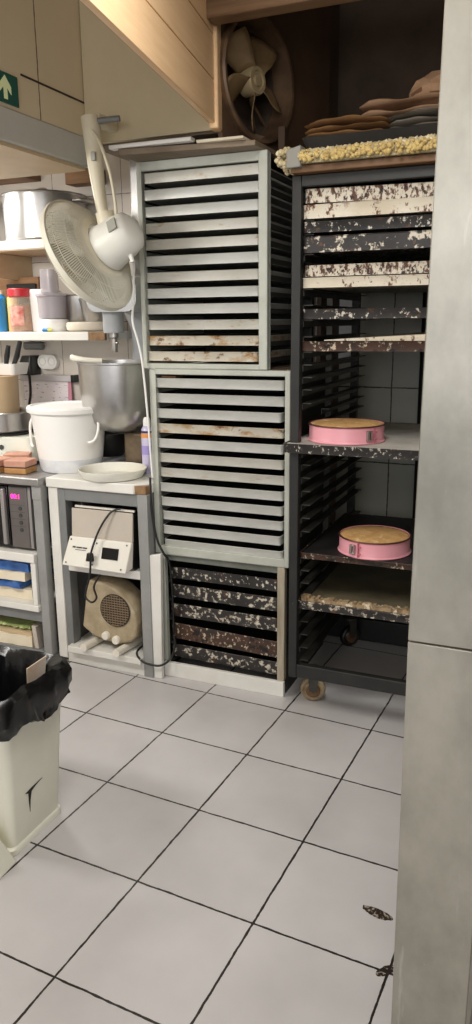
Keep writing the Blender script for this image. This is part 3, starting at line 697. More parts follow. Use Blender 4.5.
box(-2.01, -1.568, 3.34, 3.35, 0, .832).build('back_panel', m_black, wc)
# ------------------------------------------------------------------ device on the shelf
dv = thing('electronic_device', (-1.78, 2.85, .4905), 'beige boxy electronic device with sloping control panel on the white counter shelf', 'device')
dvb = MB().prism([(-1.93, 2.70, .505), (-1.93, 2.715, .622), (-1.93, 2.725, .735), (-1.93, 3.1, .735), (-1.93, 3.1, .4905), (-1.93, 2.72, .4905)], (.30, 0, 0))
dvb.build('housing', m_black, dv, .004)
MB().hexa([Vector(p) for p in ((-1.938, 2.705, .622), (-1.63, 2.705, .622), (-1.63, 2.717, .622), (-1.938, 2.717, .622), (-1.938, 2.716, .746), (-1.63, 2.716, .746), (-1.63, 2.724, .746), (-1.938, 2.724, .746))]).build('upper_plate', m_device, dv, .002)
MB().hexa([Vector(p) for p in ((-1.966, 2.655, .498), (-1.642, 2.655, .494), (-1.63, 2.70, .506), (-1.945, 2.70, .506), (-1.944, 2.697, .622), (-1.63, 2.697, .622), (-1.63, 2.716, .622), (-1.944, 2.716, .622))]).build('control_panel', m_devw, dv, .004)
MB().box(-1.93, -1.63, 2.73, 2.738, .748, .756).build('top_lip', m_devw, dv)
for x in (-1.925, -1.640): MB().tube([(x, 2.78, .735), (x-.008, 2.78, .77)], .003, 6).build('hinge', m_chrome, dv)
def onp(x, z):  # point on the sloping panel
    f = (z-.496)/(.622-.496); return Vector((x, 2.655+f*(2.697-2.655)-.0012, z))
def panel_patch(x0, x1, z0, z1): 
    p = [onp(x0, z0), onp(x1, z0), onp(x1, z1), onp(x0, z1)]; return MB().prism(p, (0, -.0025, 0))
panel_patch(-1.768, -1.686, .545, .592).build('display', m_glassb, dv, .001)
wm = MB()
for x0, x1, z0, z1 in ((-1.92, -1.905, .577, .583), (-1.90, -1.872, .577, .582), (-1.868, -1.846, .577, .582), (-1.905, -1.85, .569, .5705)):
    p = [onp(x0, z0), onp(x1, z0), onp(x1, z1), onp(x0, z1)]; wm.prism(p, (0, -.002, 0))
wm.build('marking', m_mark, dv)
for x, z in ((-1.932, .61), (-1.65, .61), (-1.945, .512), (-1.665, .51), (-1.80, .605), (-1.81, .515)): MB().lathe([(.0035, 0), (.0035, .002), (0, .002)], onp(x, z), (0, -1, .3), 8).build('screw', m_mark, dv)
MB().tube(smooth_path([(-1.69, 2.72, .762), (-1.73, 2.70, .745), (-1.775, 2.675, .67), (-1.80, 2.645, .58), (-1.803, 2.64, .54), (-1.815, 2.645, .47), (-1.84, 2.648, .40), (-1.845, 2.65, .362), (-1.815, 2.65, .345), (-1.79, 2.65, .37), (-1.80, 2.65, .42), (-1.765, 2.65, .478)]), .0045, 8).build('power_cable', m_rubber, dv)
MB().hexa([Vector(p) for p in ((-1.828, 2.636, .535), (-1.79, 2.636, .535), (-1.79, 2.652, .535), (-1.828, 2.652, .535), (-1.822, 2.640, .572), (-1.796, 2.640, .572), (-1.796, 2.656, .572), (-1.822, 2.656, .572))]).build('plug', m_rubber, dv, .004)

# ------------------------------------------------------------------ fan heater
ht = thing('fan_heater', (-1.8, 2.79, .0945), 'dusty tan fan heater with round grille on the low white shelf board', 'heater')
prof = [(-1.925, .188), (-1.905, .30), (-1.892, .40), (-1.872, .418), (-1.80, .412), (-1.735, .39), (-1.685, .352), (-1.648, .30), (-1.634, .24), (-1.642, .18), (-1.672, .148), (-1.73, .13), (-1.80, .135), (-1.87, .150)]
cx = sum(p[0] for p in prof)/len(prof); cz = sum(p[1] for p in prof)/len(prof)
def hl(y, s): return [(cx+(p[0]-cx)*s, y, cz+(p[1]-cz)*s) for p in prof]
MB().loft([hl(2.735, .90), hl(2.722, .95), hl(2.730, 1.0), hl(2.84, 1.0), hl(2.86, .93)][1:], smooth=False).build('casing', m_heater, ht, .006)
gc = Vector((-1.742, 2.7205, .292))
MB().lathe([(.075, -.001), (.077, .003), (.073, .004), (0, .003)], gc, (0, -1, 0), 40).build('grille', m_grille, ht)
gs = MB()
for i in range(-6, 7):
    z = i*.0115; w = math.sqrt(max(0, .072**2-z*z))
    if w > .01: gs.box(gc.x-w, gc.x+w, gc.y-.0065, gc.y-.003, gc.z+z-.0018, gc.z+z+.0018)
for i in range(-5, 6):
    x = i*.0135; h = math.sqrt(max(0, .072**2-x*x)); gs.box(gc.x+x-.001, gc.x+x+.001, gc.y-.006, gc.y-.003, gc.z-h, gc.z+h)
gs.build('grille_bars', M('grille_bar_brown', (128, 108, 84), .6), ht)
for x, z in ((-1.795, .165), (-1.742, .152)):
    MB().lathe([(.020, 0), (.019, .02), (.015, .024), (0, .024)], (x, 2.727, z), (0, -1, 0), 20).build('knob', m_ivory, ht, .001)
for x in (-1.885, -1.715):
    MB().tube([(x+.02, 2.87, .113), (x, 2.665, .113)], .0185, 14).build('foot', m_ivory, ht)
MB().tube(smooth_path([(-1.66, 2.85, .12), (-1.63, 2.78, .13), (-1.628, 2.70, .12), (-1.605, 2.695, .085), (-1.56, 2.698, .072), (-1.51, 2.705, .075), (-1.48, 2.74, .10), (-1.465, 2.752, .16), (-1.47, 2.755, .20)]), .005, 8).build('power_cable', m_rubber, ht)
MB().tube(smooth_path([(-1.560, 2.755, .90), (-1.557, 2.748, .82), (-1.548, 2.745, .72), (-1.530, 2.745, .63), (-1.505, 2.750, .575), (-1.490, 2.768, .53), (-1.485, 2.778, .40), (-1.482, 2.778, .20)]), .005, 8).build(
    'black_cable', m_rubber, None, label='black cable hanging down the left edge of the tray racks', cat='cable')

# ------------------------------------------------------------------ left metal counter
mc = thing('metal_counter', (-2.6, 3.0, 0), 'steel topped grey counter with the microwave underneath, at the left edge', 'counter')
box(-3.35, -2.070, 2.668, 3.40, .840, .874).build('worktop', m_steel_w, mc, .005)
for y in (2.685, 3.33):
    lg = box(-2.120, -2.074, y, y+.045, .03, .84).build('leg', m_greyp, mc, .004)
    box(-2.126, -2.068, y-.006, y+.051, 0, .03).build('foot', m_greyd, lg, .004)
    box(-3.30, -3.254, y, y+.045, 0, .84).build('leg', m_greyp, mc, .004)
box(-2.122, -2.072, 2.682, 2.732, .775, .84).build('leg_socket', m_greyp, mc, .003)
box(-3.30, -2.125, 2.668, 3.38, .480, .522).build('shelf', m_white, mc, .004)
box(-3.30, -2.121, 2.668, 3.38, .246, .276).build('shelf', m_white, mc, .003)
box(-3.254, -2.120, 2.69, 2.72, .190, .246).build('rail', m_greyd, mc, .003)
box(-2.152, -2.126, 2.674, 2.70, .276, .480).build('upright', m_white, mc, .002, label='white upright board')
box(-3.254, -2.126, 2.69, 3.38, .02, .045).build('shelf', m_greyd, mc, .002)
box(-3.254, -2.12, 3.375, 3.385, .0, .84).build('back_panel', m_framed, mc)
MB().hexa([Vector(p) for p in ((-2.185, 2.70, .046), (-2.16, 2.70, .046), (-2.16, 3.1, .046), (-2.185, 3.1, .046), (-2.195, 2.70, .158), (-2.172, 2.70, .155), (-2.172, 3.1, .155), (-2.195, 3.1, .158))]).build(
    'wood_upright', m_device, None, .002, label='narrow grey-brown upright panel on the bottom shelf under the microwave', cat='board')
# microwave
mw = thing('microwave', (-2.42, 2.9, .5225), 'grey microwave with magenta display on the shelf under the steel worktop', 'microwave')
box(-2.68, -2.148, 2.722, 3.1, .532, .826).build('casing', M('microwave_case', (92, 88, 86), .45, .3), mw, .006)
box(-2.268, -2.166, 2.702, 2.722, .536, .822).build('control_panel', m_micro, mw, .005)
box(-2.166, -2.150, 2.706, 2.722, .536, .822).build('side_trim', m_micro2, mw, .003)
dr = box(-2.676, -2.274, 2.702, 2.722, .536, .822).build('door', m_glassb, mw, .004)
box(-2.300, -2.279, 2.680, 2.702, .55, .812).build('handle', m_micro2, dr, .005)
for x in (-2.62, -2.2): box(x-.02, x+.02, 2.76, 2.80, .5225, .532).build('foot', m_black, mw)
for z in (.722, .690, .656, .622):
    MB().lathe([(.0095, 0), (.009, .003), (.0, .003)], (-2.207, 2.702, z), (0, -1, 0), 14).build('button', m_mark, mw)
bl = MB()
for z in (.737, .705, .672, .638): bl.box(-2.258, -2.182, 2.7012, 2.7025, z, z+.0012)
bl.build('marking', m_mark, mw)
cu = bpy.data.curves.new('display_digits', 'FONT'); cu.body = '00:1'; cu.size = .030; cu.extrude = .001; cu.align_x = 'CENTER'; cu.align_y = 'CENTER'
tmp = bpy.data.objects.new('tmp', cu); COL.objects.link(tmp); bpy.context.view_layer.update()
dme = bpy.data.meshes.new_from_object(tmp.evaluated_get(bpy.context.evaluated_depsgraph_get())); bpy.data.objects.remove(tmp)
dme.materials.clear(); dme.materials.append(m_led)
to = bpy.data.objects.new('display_digits', dme); COL.objects.link(to); to.parent = mw
to.location = Vector((-2.228, 2.7005, .776))-Vector(mw['_base']); to.rotation_euler = (PI/2, 0, 0)
# things on the lower shelves
rc = random.Random(4)
def sheetstack(name, x0, x1, y0, y1, z0, z1, mat, lab, cat, wav=.006, seed=1):
    rr = random.Random(seed); mb = MB(); n = 18
    top = []; bot = []
    for i in range(n+1):
        x = x0+(x1-x0)*i/n
        for y, k in ((y0, 0), ((y0+y1)/2, 1), (y1, 2)):
            top.append((x, y+rr.uniform(-wav, wav)*(k == 0), z1+rr.uniform(-wav, wav*.3))); bot.append((x, y+rr.uniform(-wav, wav)*(k == 0), z0))
    K = len(top); fs = []
    for i in range(n):
        for k in range(2):
            a = i*3+k; fs += [(a, a+3, a+4, a+1), (K+a, K+a+1, K+a+4, K+a+3)]
        a = i*3; fs += [(a, K+a, K+a+3, a+3), (a+2, a+5, K+a+5, K+a+2)]
    fs += [(0, 1, K+1, K), (1, 2, K+2, K+1), (3*n, K+3*n, K+3*n+1, 3*n+1), (3*n+1, K+3*n+1, K+3*n+2, 3*n+2)]
    return mb.add(top+bot, fs).build(name, mat, None, label=lab, cat=cat)
sheetstack('paper_pack', -2.9, -2.19, 2.72, 3.0, .277, .330, m_paper, 'cream paper pack at the bottom of the middle shelf under the microwave', 'paper pack', .004, 2)
sheetstack('blue_packet', -2.9, -2.24, 2.70, 3.0, .334, .366, m_bluep, 'crumpled blue plastic packet, lower one on the middle left shelf', 'packet', .012, 3)
sheetstack('white_packet', -2.9, -2.22, 2.71, 3.0, .368, .410, m_paper, 'white packet between the blue plastic packets', 'packet', .004, 4)
sheetstack('blue_packet', -2.9, -2.20, 2.72, 3.0, .412, .455, m_bluep, 'dark blue plastic packet, topmost on the middle left shelf', 'packet', .01, 5)
sheetstack('paper_box', -2.9, -2.20, 2.70, 3.1, .046, .098, m_paper, 'beige flat box on the bottom shelf of the steel counter', 'box', .003, 6)
sheetstack('green_wrapping', -2.42, -2.22, 2.72, 2.98, .128, .142, m_green, 'crumpled green wrapping on the beige flat box', 'wrapping', .010, 8)
sheetstack('paper_pile', -2.9, -2.205, 2.71, 3.05, .0985, .118, m_tan, 'tan sheets on the beige box beneath the green wrapping', 'paper', .004, 9)

# bread slices on the steel counter
def slice_(cx, cy, z, w, d, h, rot, m1, m2, lab):
    r = thing('wafer_slice', (cx, cy, z), lab, 'wafer cake', 'layered wafer slices')
    ca, sa = math.cos(rot), math.sin(rot)
    def pr(s, z0, z1):
        q = [(-w/2*s, -d/2*s), (w/2*s, -d/2*s), (w/2*s, d/2*s), (-w/2*s, d/2*s)]
        q = [(cx+a*ca-b*sa, cy+a*sa+b*ca) for a, b in q]
        return [Vector((a, b, z0)) for a, b in q]+[Vector((a, b, z1)) for a, b in q]
    MB().hexa(pr(1, z, z+h*.42)).build('bottom_layer', m2, r, .003)
    MB().hexa(pr(.94, z+h*.42, z+h*.5)).build('filling', m_mark, r)
    MB().hexa(pr(1.02, z+h*.5, z+h)).build('top_layer', m1, r, .004)
slice_(-2.245, 2.775, .875, .11, .10, .060, .12, m_bread, m_bread2, 'pink and brown layered wafer slice nearest the bucket on the steel worktop')
slice_(-2.36, 2.765, .875, .10, .10, .060, -.1, m_bread, m_bread2, 'pink and brown layered wafer slice at the photo edge on the steel worktop')
slice_(-2.345, 2.885, .875, .12, .10, .066, .5, m_bread, m_bread2, 'layered wafer slice lying behind the front two on the steel worktop')

# ------------------------------------------------------------------ scale, pot, tub, utensils
ks = thing('kitchen_scale', (-2.48, 3.0, .875), 'white kitchen scale under the small steel pot at the left edge', 'scale')
MB().loft([rrect(-2.68, -2.305, 2.93, 3.16, .03, .8755+.012), rrect(-2.69, -2.295, 2.92, 3.17, .03, .915), rrect(-2.66, -2.32, 2.94, 3.16, .03, 1.0), rrect(-2.66, -2.32, 2.94, 3.16, .03, 1.004)]).build('body', M('scale_white', (224, 226, 214), .4), ks)
MB().lathe([(.14, 0), (.148, .008), (.14, .014), (0, .014)], (-2.55, 3.05, 1.006), seg=40).build('platter', m_black, ks)
MB().lathe([(.012, 0), (.011, .006), (0, .006)], (-2.47, 2.922, .955), (0, -1, .2), 16).build('button', m_mark, ks)
for x in (-2.66, -2.33): box(x-.012, x+.012, 2.95, 2.975, .875, .888).build('foot', m_black, ks)
pt = thing('small_pot', (-2.56, 3.05, 1.0205), 'small matt steel pot on the white kitchen scale, holding the beige tub', 'pot')
MB().lathe([(.0, 0), (.15, .0), (.158, .008), (.16, .09), (.164, .094), (.16, .097), (.155, .09), (.152, .012), (0, .008)], (-2.56, 3.05, 1.0205), seg=48).build('pot_body', m_steel, pt)
tb = thing('beige_tub', (-2.585, 3.05, 1.03), 'tall beige plastic tub standing in the small steel pot', 'tub')
MB().lathe([(0, 0), (.102, 0), (.108, .01), (.114, .25), (.118, .256), (.114, .26), (.109, .25), (.102, .014), (0, .01)], (-2.585, 3.05, 1.03), seg=44).build('tub_body', m_beige, tb)
uc = thing('utensil_tray', (-2.60, 3.11, 1.29), 'white utensil holder with black knife handles standing on the beige tub', 'utensil holder')
MB().loft([rrect(-2.72, -2.47, 3.05, 3.17, .02, 1.2905), rrect(-2.73, -2.46, 3.04, 3.18, .02, 1.345), rrect(-2.72, -2.47, 3.05, 3.17, .02, 1.343), rrect(-2.71, -2.48, 3.06, 3.16, .02, 1.30)], smooth=False).build('holder', m_white2, uc)
for i, (x, top, tx, lab) in enumerate(((-2.505, 1.45, .050, 'black-handled knife leaning furthest right in the white utensil holder'), (-2.55, 1.43, .028, 'black-handled knife second from the wall socket in the white holder'), (-2.63, 1.44, -.02, 'black-handled knife nearest the photo edge in the white holder'))):
    k = thing('kitchen_knife', (x, 3.1, 1.305), lab, 'knife', 'knives in the white holder')
    MB().tube([(x, 3.10, 1.33), (x+tx*.7, 3.09, 1.38), (x+tx*1.2, 3.09, top)], [.010, .014, .011], 8).build('handle', m_black, k)
    MB().hexa([Vector(p) for p in ((x-.008, 3.10, 1.304), (x+.008, 3.10, 1.304), (x+.008, 3.103, 1.304), (x-.008, 3.103, 1.304), (x-.01, 3.10, 1.332), (x+.01, 3.10, 1.332), (x+.01, 3.103, 1.332), (x-.01, 3.103, 1.332))]).build('blade', m_steel, k)
for x in (-2.66, ):
    MB().tube([(x, 3.12, 1.31), (x+.01, 3.12, 1.455)], .006, 8).build('whisk_handle', m_steel, None, label='thin steel utensil handle standing in the white holder', cat='utensil')
# wall socket, adaptor, paper holder
so = thing('wall_socket', (-2.51, 3.41, 1.31), 'white double wall socket under the lower shelf beside the black plug', 'socket')
MB().loft([[(x, y, z) for (x, z, y) in [(p[0], p[1], yy) for p in [(q[0], q[1]) for q in rrect(-2.575, -2.455, 1.30, 1.375, .035, 0)]]] for yy in (3.418, 3.395, 3.388)]).build('plate', m_white2, so)
for x in (-2.545, -2.488): MB().lathe([(.022, 0), (.023, .004), (.018, .004), (.017, -.004), (0, -.004)], (x, 3.389, 1.34), (0, -1, 0), 20).build('outlet', m_white, so)
pa = thing('power_adaptor', (-2.60, 3.37, 1.33), 'black plug adaptor with hanging cable left of the white socket', 'adaptor')
MB().loft([rrect(-2.66, -2.577, 3.33, 3.4195, .012, 1.27), rrect(-2.66, -2.577, 3.325, 3.4195, .012, 1.32), rrect(-2.645, -2.582, 3.34, 3.4195, .012, 1.37)]).build('plug_body', m_black, pa)
MB().tube(smooth_path([(-2.60, 3.34, 1.30), (-2.59, 3.33, 1.24), (-2.60, 3.34, 1.17), (-2.625, 3.35, 1.08), (-2.62, 3.36, .95)]), .007, 8).build('cable', m_rubber, pa)
box(-2.66, -2.54, 3.38, 3.418, 1.40, 1.44).build('grey_bracket', m_greyd, None, .01, label='small grey bracket on the wall above the black plug adaptor', cat='bracket')
ph = thing('note_rail', (-2.53, 3.4, 1.09), 'grey wall rail holding pinkish papers behind the white bucket', 'note rail')
box(-2.69, -2.362, 3.376, 3.418, 1.236, 1.270).build('rail', M('rail_lilac_grey', (196, 190, 190), .4), ph, .004)
box(-2.3615, -2.340, 3.37, 3.418, 1.234, 1.272).build('end_cap', m_black, ph, .003)
pp = thing('paper_notes', (-2.54, 3.395, 1.06), 'pinkish written paper sheets hanging from the grey wall rail', 'paper')
MB().hexa([Vector(p) for p in ((-2.68, 3.386, 1.06), (-2.40, 3.388, 1.06), (-2.40, 3.390, 1.06), (-2.68, 3.388, 1.06), (-2.68, 3.395, 1.25), (-2.395, 3.395, 1.25), (-2.395, 3.397, 1.25), (-2.68, 3.397, 1.25))]).build('sheet', m_paperp, pp)
MB().hexa([Vector(p) for p in ((-2.43, 3.390, 1.06), (-2.372, 3.391, 1.06), (-2.372, 3.394, 1.06), (-2.43, 3.392, 1.06), (-2.43, 3.397, 1.25), (-2.378, 3.397, 1.25), (-2.378, 3.398, 1.25), (-2.43, 3.398, 1.25))]).build('pink_sheet', m_pinkp, pp, label='pink sheet')

# ------------------------------------------------------------------ bucket, lid, spray can
bk = thing('plastic_bucket', (-2.10, 2.935, .875), 'white lidded plastic bucket with wire bail on the counter', 'bucket')
bc = (-2.078, 2.935, .8755)
MB().lathe([(0, 0), (.136, 0), (.141, .006), (.1475, .06)], bc, seg=56).build('bucket_bottom', m_pail_low, bk, label='grey powder showing through the wall')
MB().lathe([(.1475, .06), (.170, .262), (.176, .264), (.176, .272), (.15, .272)], bc, seg=56).build('bucket_body', m_pail, bk)
MB().lathe([(.177, .268), (.186, .270), (.188, .288), (.182, .296), (.170, .297), (.165, .291), (.05, .290), (0, .290)], bc, seg=56).build('lid', m_pail, bk)
hp = [(bc[0]+.178*math.cos(a), bc[1]-.178*math.sin(a)*.0-.02-.045*math.sin(u*PI), bc[2]+.262-.10*math.sin(u*PI)) for u in [i/16 for i in range(17)] for a in [0]]
side = smooth_path([(bc[0]+.170, bc[1]-.03, bc[2]+.25), (bc[0]+.187, bc[1]-.045, bc[2]+.22), (bc[0]+.190, bc[1]-.06, bc[2]+.18), (bc[0]+.180, bc[1]-.075, bc[2]+.15), (bc[0]+.155, bc[1]-.085, bc[2]+.14)])
MB().tube(side, .006, 8).build('bail_handle', m_pail, bk)
side = smooth_path([(bc[0]-.172, bc[1]-.03, bc[2]+.25), (bc[0]-.186, bc[1]-.045, bc[2]+.20), (bc[0]-.182, bc[1]-.05, bc[2]+.12), (bc[0]-.166, bc[1]-.06, bc[2]+.10)])
MB().tube(side, .006, 8).build('bail_handle', m_pail, bk)
MB().lathe([(0, .002), (.118, .002), (.125, .010), (.138, .030), (.146, .040), (.150, .040), (.148, .034), (.142, .022), (.13, .003), (.115, 0), (0, 0)][::-1], (-1.785, 2.822, .8755), seg=56).build(
    'bucket_lid', m_lid, None, label='round translucent plastic lid lying on the white counter', cat='lid')
sp = thing('spray_can', (-1.686, 2.965, .8755), 'lilac and white spray can beside the tray racks on the counter', 'spray can')
c = (-1.686, 2.965, .8755)
MB().lathe([(0, 0), (.026, 0), (.027, .004), (.027, .19), (.024, .20), (.016, .212), (0, .212)], c, seg=28).build('can', m_spray, sp)
MB().lathe([(.0274, .160), (.0274, .180)], c, seg=28).build('band', m_orange, sp)
MB().lathe([(.0274, .181), (.0273, .191)], c, seg=28).build('band', m_purple, sp)
MB().lathe([(.0274, .085), (.0274, .125)], c, seg=28).build('label_patch', m_lilac, sp)
MB().lathe([(0, .212), (.017, .212), (.017, .235), (.012, .25), (.0, .252)], c, seg=20).build('cap', m_white2, sp)

# ------------------------------------------------------------------ planetary mixer and bowl
mx = thing('planetary_mixer', (-1.87, 3.2, .875), 'grey planetary dough mixer behind the bucket, beside the tray racks', 'mixer')
MB().loft([rrect(-1.96, -1.70, 3.22, 3.40, .03, .8755), rrect(-1.96, -1.70, 3.22, 3.40, .03, .93), rrect(-1.93, -1.72, 3.25, 3.40, .04, 1.0), rrect(-1.93, -1.72, 3.25, 3.40, .04, 1.50), rrect(-1.95, -1.70, 3.2, 3.40, .05, 1.60), rrect(-1.95, -1.70, 3.2, 3.40, .05, 1.72)]).build('column', m_mixer, mx)
MB().loft([[(x, y, z) for x, z in [(p[0], p[1]) for p in rrect(-1.95, -1.70, 1.58, 1.73, .05, 0)]] for y in (2.95, 2.93, 2.935, 3.22)][2:]).build('head', m_mixer, mx)
MB().lathe([(.045, 0), (.047, .01), (.047, .085), (.05, .09)], (-1.868, 3.02, 1.49), seg=28).build('drive_hub', m_mixer, mx)
MB().lathe([(.0, 0), (.012, .0), (.014, .02), (.014, .06), (.02, .065), (.02, .09), (0, .09)], (-1.868, 3.02, 1.405), seg=16).build('drive_shaft', m_chrome, mx)
MB().tube([(-1.868, 3.02, 1.445), (-1.840, 3.005, 1.445)], .005, 8).build('bayonet_pin', m_chrome, mx)
for x in (-2.075, -1.712): pass
MB().box(-1.985, -1.925, 2.95, 3.3, .8755, .905).box(-1.80, -1.74, 2.98, 3.3, .8755, .905).build('base_foot', m_mixer, mx, .01)
MB().box(-1.83, -1.735, 3.0, 3.16, .9055, 1.045).build('bowl_rest', M('brown_metal', (120, 104, 84), .4, .4, var=(84, 70, 54), scale=12), mx, .008)
MB().box(-1.690, -1.672, 3.12, 3.25, 1.28, 1.33).build('bowl_arm', m_black, mx, .003)
bw = thing('mixing_bowl', (-1.905, 3.09, 1.045), 'large shiny steel mixing bowl mounted on the grey mixer', 'bowl')
bc2 = (-1.862, 3.03, 1.046)
MB().lathe([(0, 0), (.06, .002), (.11, .018), (.145, .055), (.168, .12), (.176, .20), (.178, .308), (.184, .312), (.184, .318), (.176, .318), (.172, .20), (.164, .12), (.140, .058), (.10, .024), (0, .008)], bc2, seg=64).build('bowl_body', m_steel, bw)
MB().tube([(-2.085, 2.96, 1.372), (-2.02, 2.90, 1.360), (-1.975, 2.875, 1.356)], [.020, .014, .010], 12).build('spatula_handle', m_ivory, bw) if False else None
MB().tube(smooth_path([(-2.042, 2.935, 1.385), (-2.017, 2.93, 1.380), (-1.967, 2.935, 1.372), (-1.897, 2.96, 1.367)]), .013, 12).build('rolling_handle', m_ivory, None, label='ivory utensil handle lying across the rim of the steel mixing bowl', cat='utensil')
MB().lathe([(0, 0), (.07, 0), (.10, .03), (.122, .09), (.125, .115), (.12, .115), (.115, .09), (.095, .034), (0, .006)], (-2.02, 3.165, .906), seg=40).build('dark_bowl', m_darkbowl, None, label='small black bowl under the steel mixing bowl behind the bucket', cat='bowl')

# grey steel conduit, notice and white cable beside the racks
struct('trim_14', box(-1.662, -1.625, 2.86, 2.90, 1.72, 2.199), m_steel_w, .004)
box(-1.95, -1.82, 3.405, 3.419, 2.02, 2.14).build('wall_notice', m_white2, None, .001, label='small pale notice on the wall behind the wall fan arm', cat='notice')

# ------------------------------------------------------------------ wall fan
wf = thing('wall_fan', (-1.63, 2.6, 2.25), 'cream wall fan hanging head down beside the tray racks', 'fan')
Aax = Vector((-.887, .059, -.462)).normalized()       # blowing direction
C0 = Vector((-1.705, 2.60, 1.782))                    # centre of the cage
# arm
MB().tube(smooth_path([(-1.668, 2.60, 2.262), (-1.660, 2.598, 2.20), (-1.648, 2.594, 2.08), (-1.630, 2.588, 1.96), (-1.615, 2.585, 1.905)], 5), [.034+.003*math.sin(i*.3) - .0006*i for i in range(21)], 16).build('arm', m_cream, wf)
MB().tube([(-1.64, 2.60, 2.245), (-1.555, 2.62, 2.250)], .011, 10).build('mounting_bolt', m_greyd, wf)
box(-1.675, -1.63, 2.60, 2.735, 2.235, 2.275).build('wall_bracket', m_cream, wf, .006)
MB().box(-1.645, -1.627, 2.555, 2.566, 2.105, 2.135).build('switch', m_vent, wf, .002)
mcen = C0-Aax*.155+Vector((.008, 0, -.018))
MB().lathe([(.0, -.020), (.05, -.017), (.072, .0), (.080, .04), (.086, .10), (.090, .125), (0, .125)], mcen-Aax*.058, Aax, 36).build('motor_housing', m_motor, wf)
nv = Vector((.15, -.88, .45)).normalized(); nv = (nv-Aax*nv.dot(Aax)).normalized(); tv = Aax.cross(nv)
pc = mcen-Aax*.036+nv*.0795
vt = MB().hexa([pc-Aax*.018-tv*.022-nv*.006, pc+Aax*.018-tv*.022-nv*.004, pc+Aax*.018+tv*.022-nv*.004, pc-Aax*.018+tv*.022-nv*.006, pc-Aax*.018-tv*.022+nv*.002, pc+Aax*.018-tv*.022+nv*.004, pc+Aax*.018+tv*.022+nv*.004, pc-Aax*.018+tv*.022+nv*.002])
vt.build('vent', m_vent, wf)
MB().tube([(-1.617, 2.586, 1.93), (-1.605, 2.587, 1.875), mcen], [.034, .036, .03], 14).build('neck', m_cream, wf)
MB().tube([mcen-Aax*.03+Vector((.02, -.01, -.06)), mcen-Aax*.03+Vector((.035, -.015, -.10))], [.010, .007], 8).build('oscillation_knob', m_motor, wf)
u0 = Aax.orthogonal().normalized(); v0 = Aax.cross(u0)
RC = .222
def cp(r, a, h): return C0+u0*(r*math.cos(a))+v0*(r*math.sin(a))+Aax*h
def cage(sign, nw, name):
    mb = MB()
    for k in range(nw):
        a = 2*PI*k/nw; pts = []
        for i in range(7):
            r = .07+(RC-.07)*i/6; h = sign*(.078*(1-((i/6)**2.6))+.004)
            pts.append(cp(r, a+.10*(1-i/6), h))
        mb.tube(pts, .0016, 3, caps=False)
    for r, h in ((.07, .082), (.115, .078), (.165, .052), (.20, .024)):
        mb.tube([cp(r, 2*PI*k/48, sign*h) for k in range(48)], .0016, 5, closed=True)
    return mb.build(name, m_cage, wf)
cage(-1, 150, 'rear_cage'); cage(1, 150, 'front_cage')
MB().lathe([(RC-.004, -.012), (RC+.004, -.012), (RC+.006, 0), (RC+.004, .012), (RC-.004, .012), (RC-.004, -.012)], C0, Aax, 72).build('cage_rim', m_cage, wf)
MB().lathe([(.083, -.086), (.125, -.076), (.135, -.066), (.125, -.072), (.083, -.082), (.083, -.086)], C0, Aax, 48).build('cage_ring', m_cream, wf)
MB().lathe([(.0, .086), (.062, .086), (.068, .080), (.0, .078)], C0, Aax, 36).build('front_badge', m_cream, wf)
for k in range(3):
    a0 = 2*PI*k/3+.4; g = []
    for i in range(7):
        r = .03+(.195-.03)*i/6; w = .55+.75*math.sin(PI*(.2+.65*i/6))
        for j in range(8):
            aa = a0+(j/7-.5)*w+.25*i/6; g.append(cp(r, aa, (j/7-.5)*.055-.005))
    o = MB().add(g, [(i*8+j, i*8+j+1, (i+1)*8+j+1, (i+1)*8+j) for i in range(6) for j in range(7)], True).build('blade', m_blade, wf)
    sd = o.modifiers.new('solid', 'SOLIDIFY'); sd.thickness = .003
MB().lathe([(0, -.05), (.034, -.05), (.036, .03), (.02, .045), (0, .045)], C0, Aax, 24).build('hub', m_blade, wf)
MB().tube(smooth_path([(-1.645, 2.572, 2.21), (-1.61, 2.57, 2.16), (-1.575, 2.57, 2.06), (-1.565, 2.58, 1.96), (-1.575, 2.60, 1.90)]), .006, 8).build('cable_loop', m_cream, wf)
MB().tube(smooth_path([(-1.555, 2.60, 1.80), (-1.545, 2.66, 1.76), (-1.57, 2.70, 1.70), (-1.585, 2.72, 1.62), (-1.600, 2.73, 1.54), (-1.585, 2.74, 1.46), (-1.572, 2.745, 1.38), (-1.562, 2.75, 1.22), (-1.556, 2.755, 1.05), (-1.552, 2.76, .90)]), .0045, 8).build('power_cable', m_white2, wf)

# ------------------------------------------------------------------ shelves and their contents
us = thing('wall_shelf', (-2.7, 3.25, 1.86), 'upper white wall shelf carrying the stockpots', 'shelf', 'white wall shelves')
box(-3.39, -2.205, 3.08, 3.419, 1.873, 1.914).build('board', m_white, us, .003)
box(-3.39, -2.215, 3.084, 3.419, 1.869, 1.873).build('underside', m_tan, us)
box(-2.62, -2.59, 3.15, 3.419, 1.75, 1.869).build('bracket', m_tan, us, .003)
ls = thing('wall_shelf', (-2.6, 3.25, 1.45), 'lower white wall shelf carrying jars and the food processor', 'shelf', 'white wall shelves')
MB().prism([(-3.39, 3.08, 1.455), (-2.045, 3.08, 1.455), (-2.045, 3.10, 1.455), (-1.955, 3.10, 1.455), (-1.955, 3.419, 1.455), (-3.39, 3.419, 1.455)], (0, 0, .04)).build('board', m_white, ls, .003)
box(-2.0445, -1.956, 3.082, 3.0995, 1.456, 1.494).build('bare_end', m_chip, ls, .003, label='bare chipboard end')
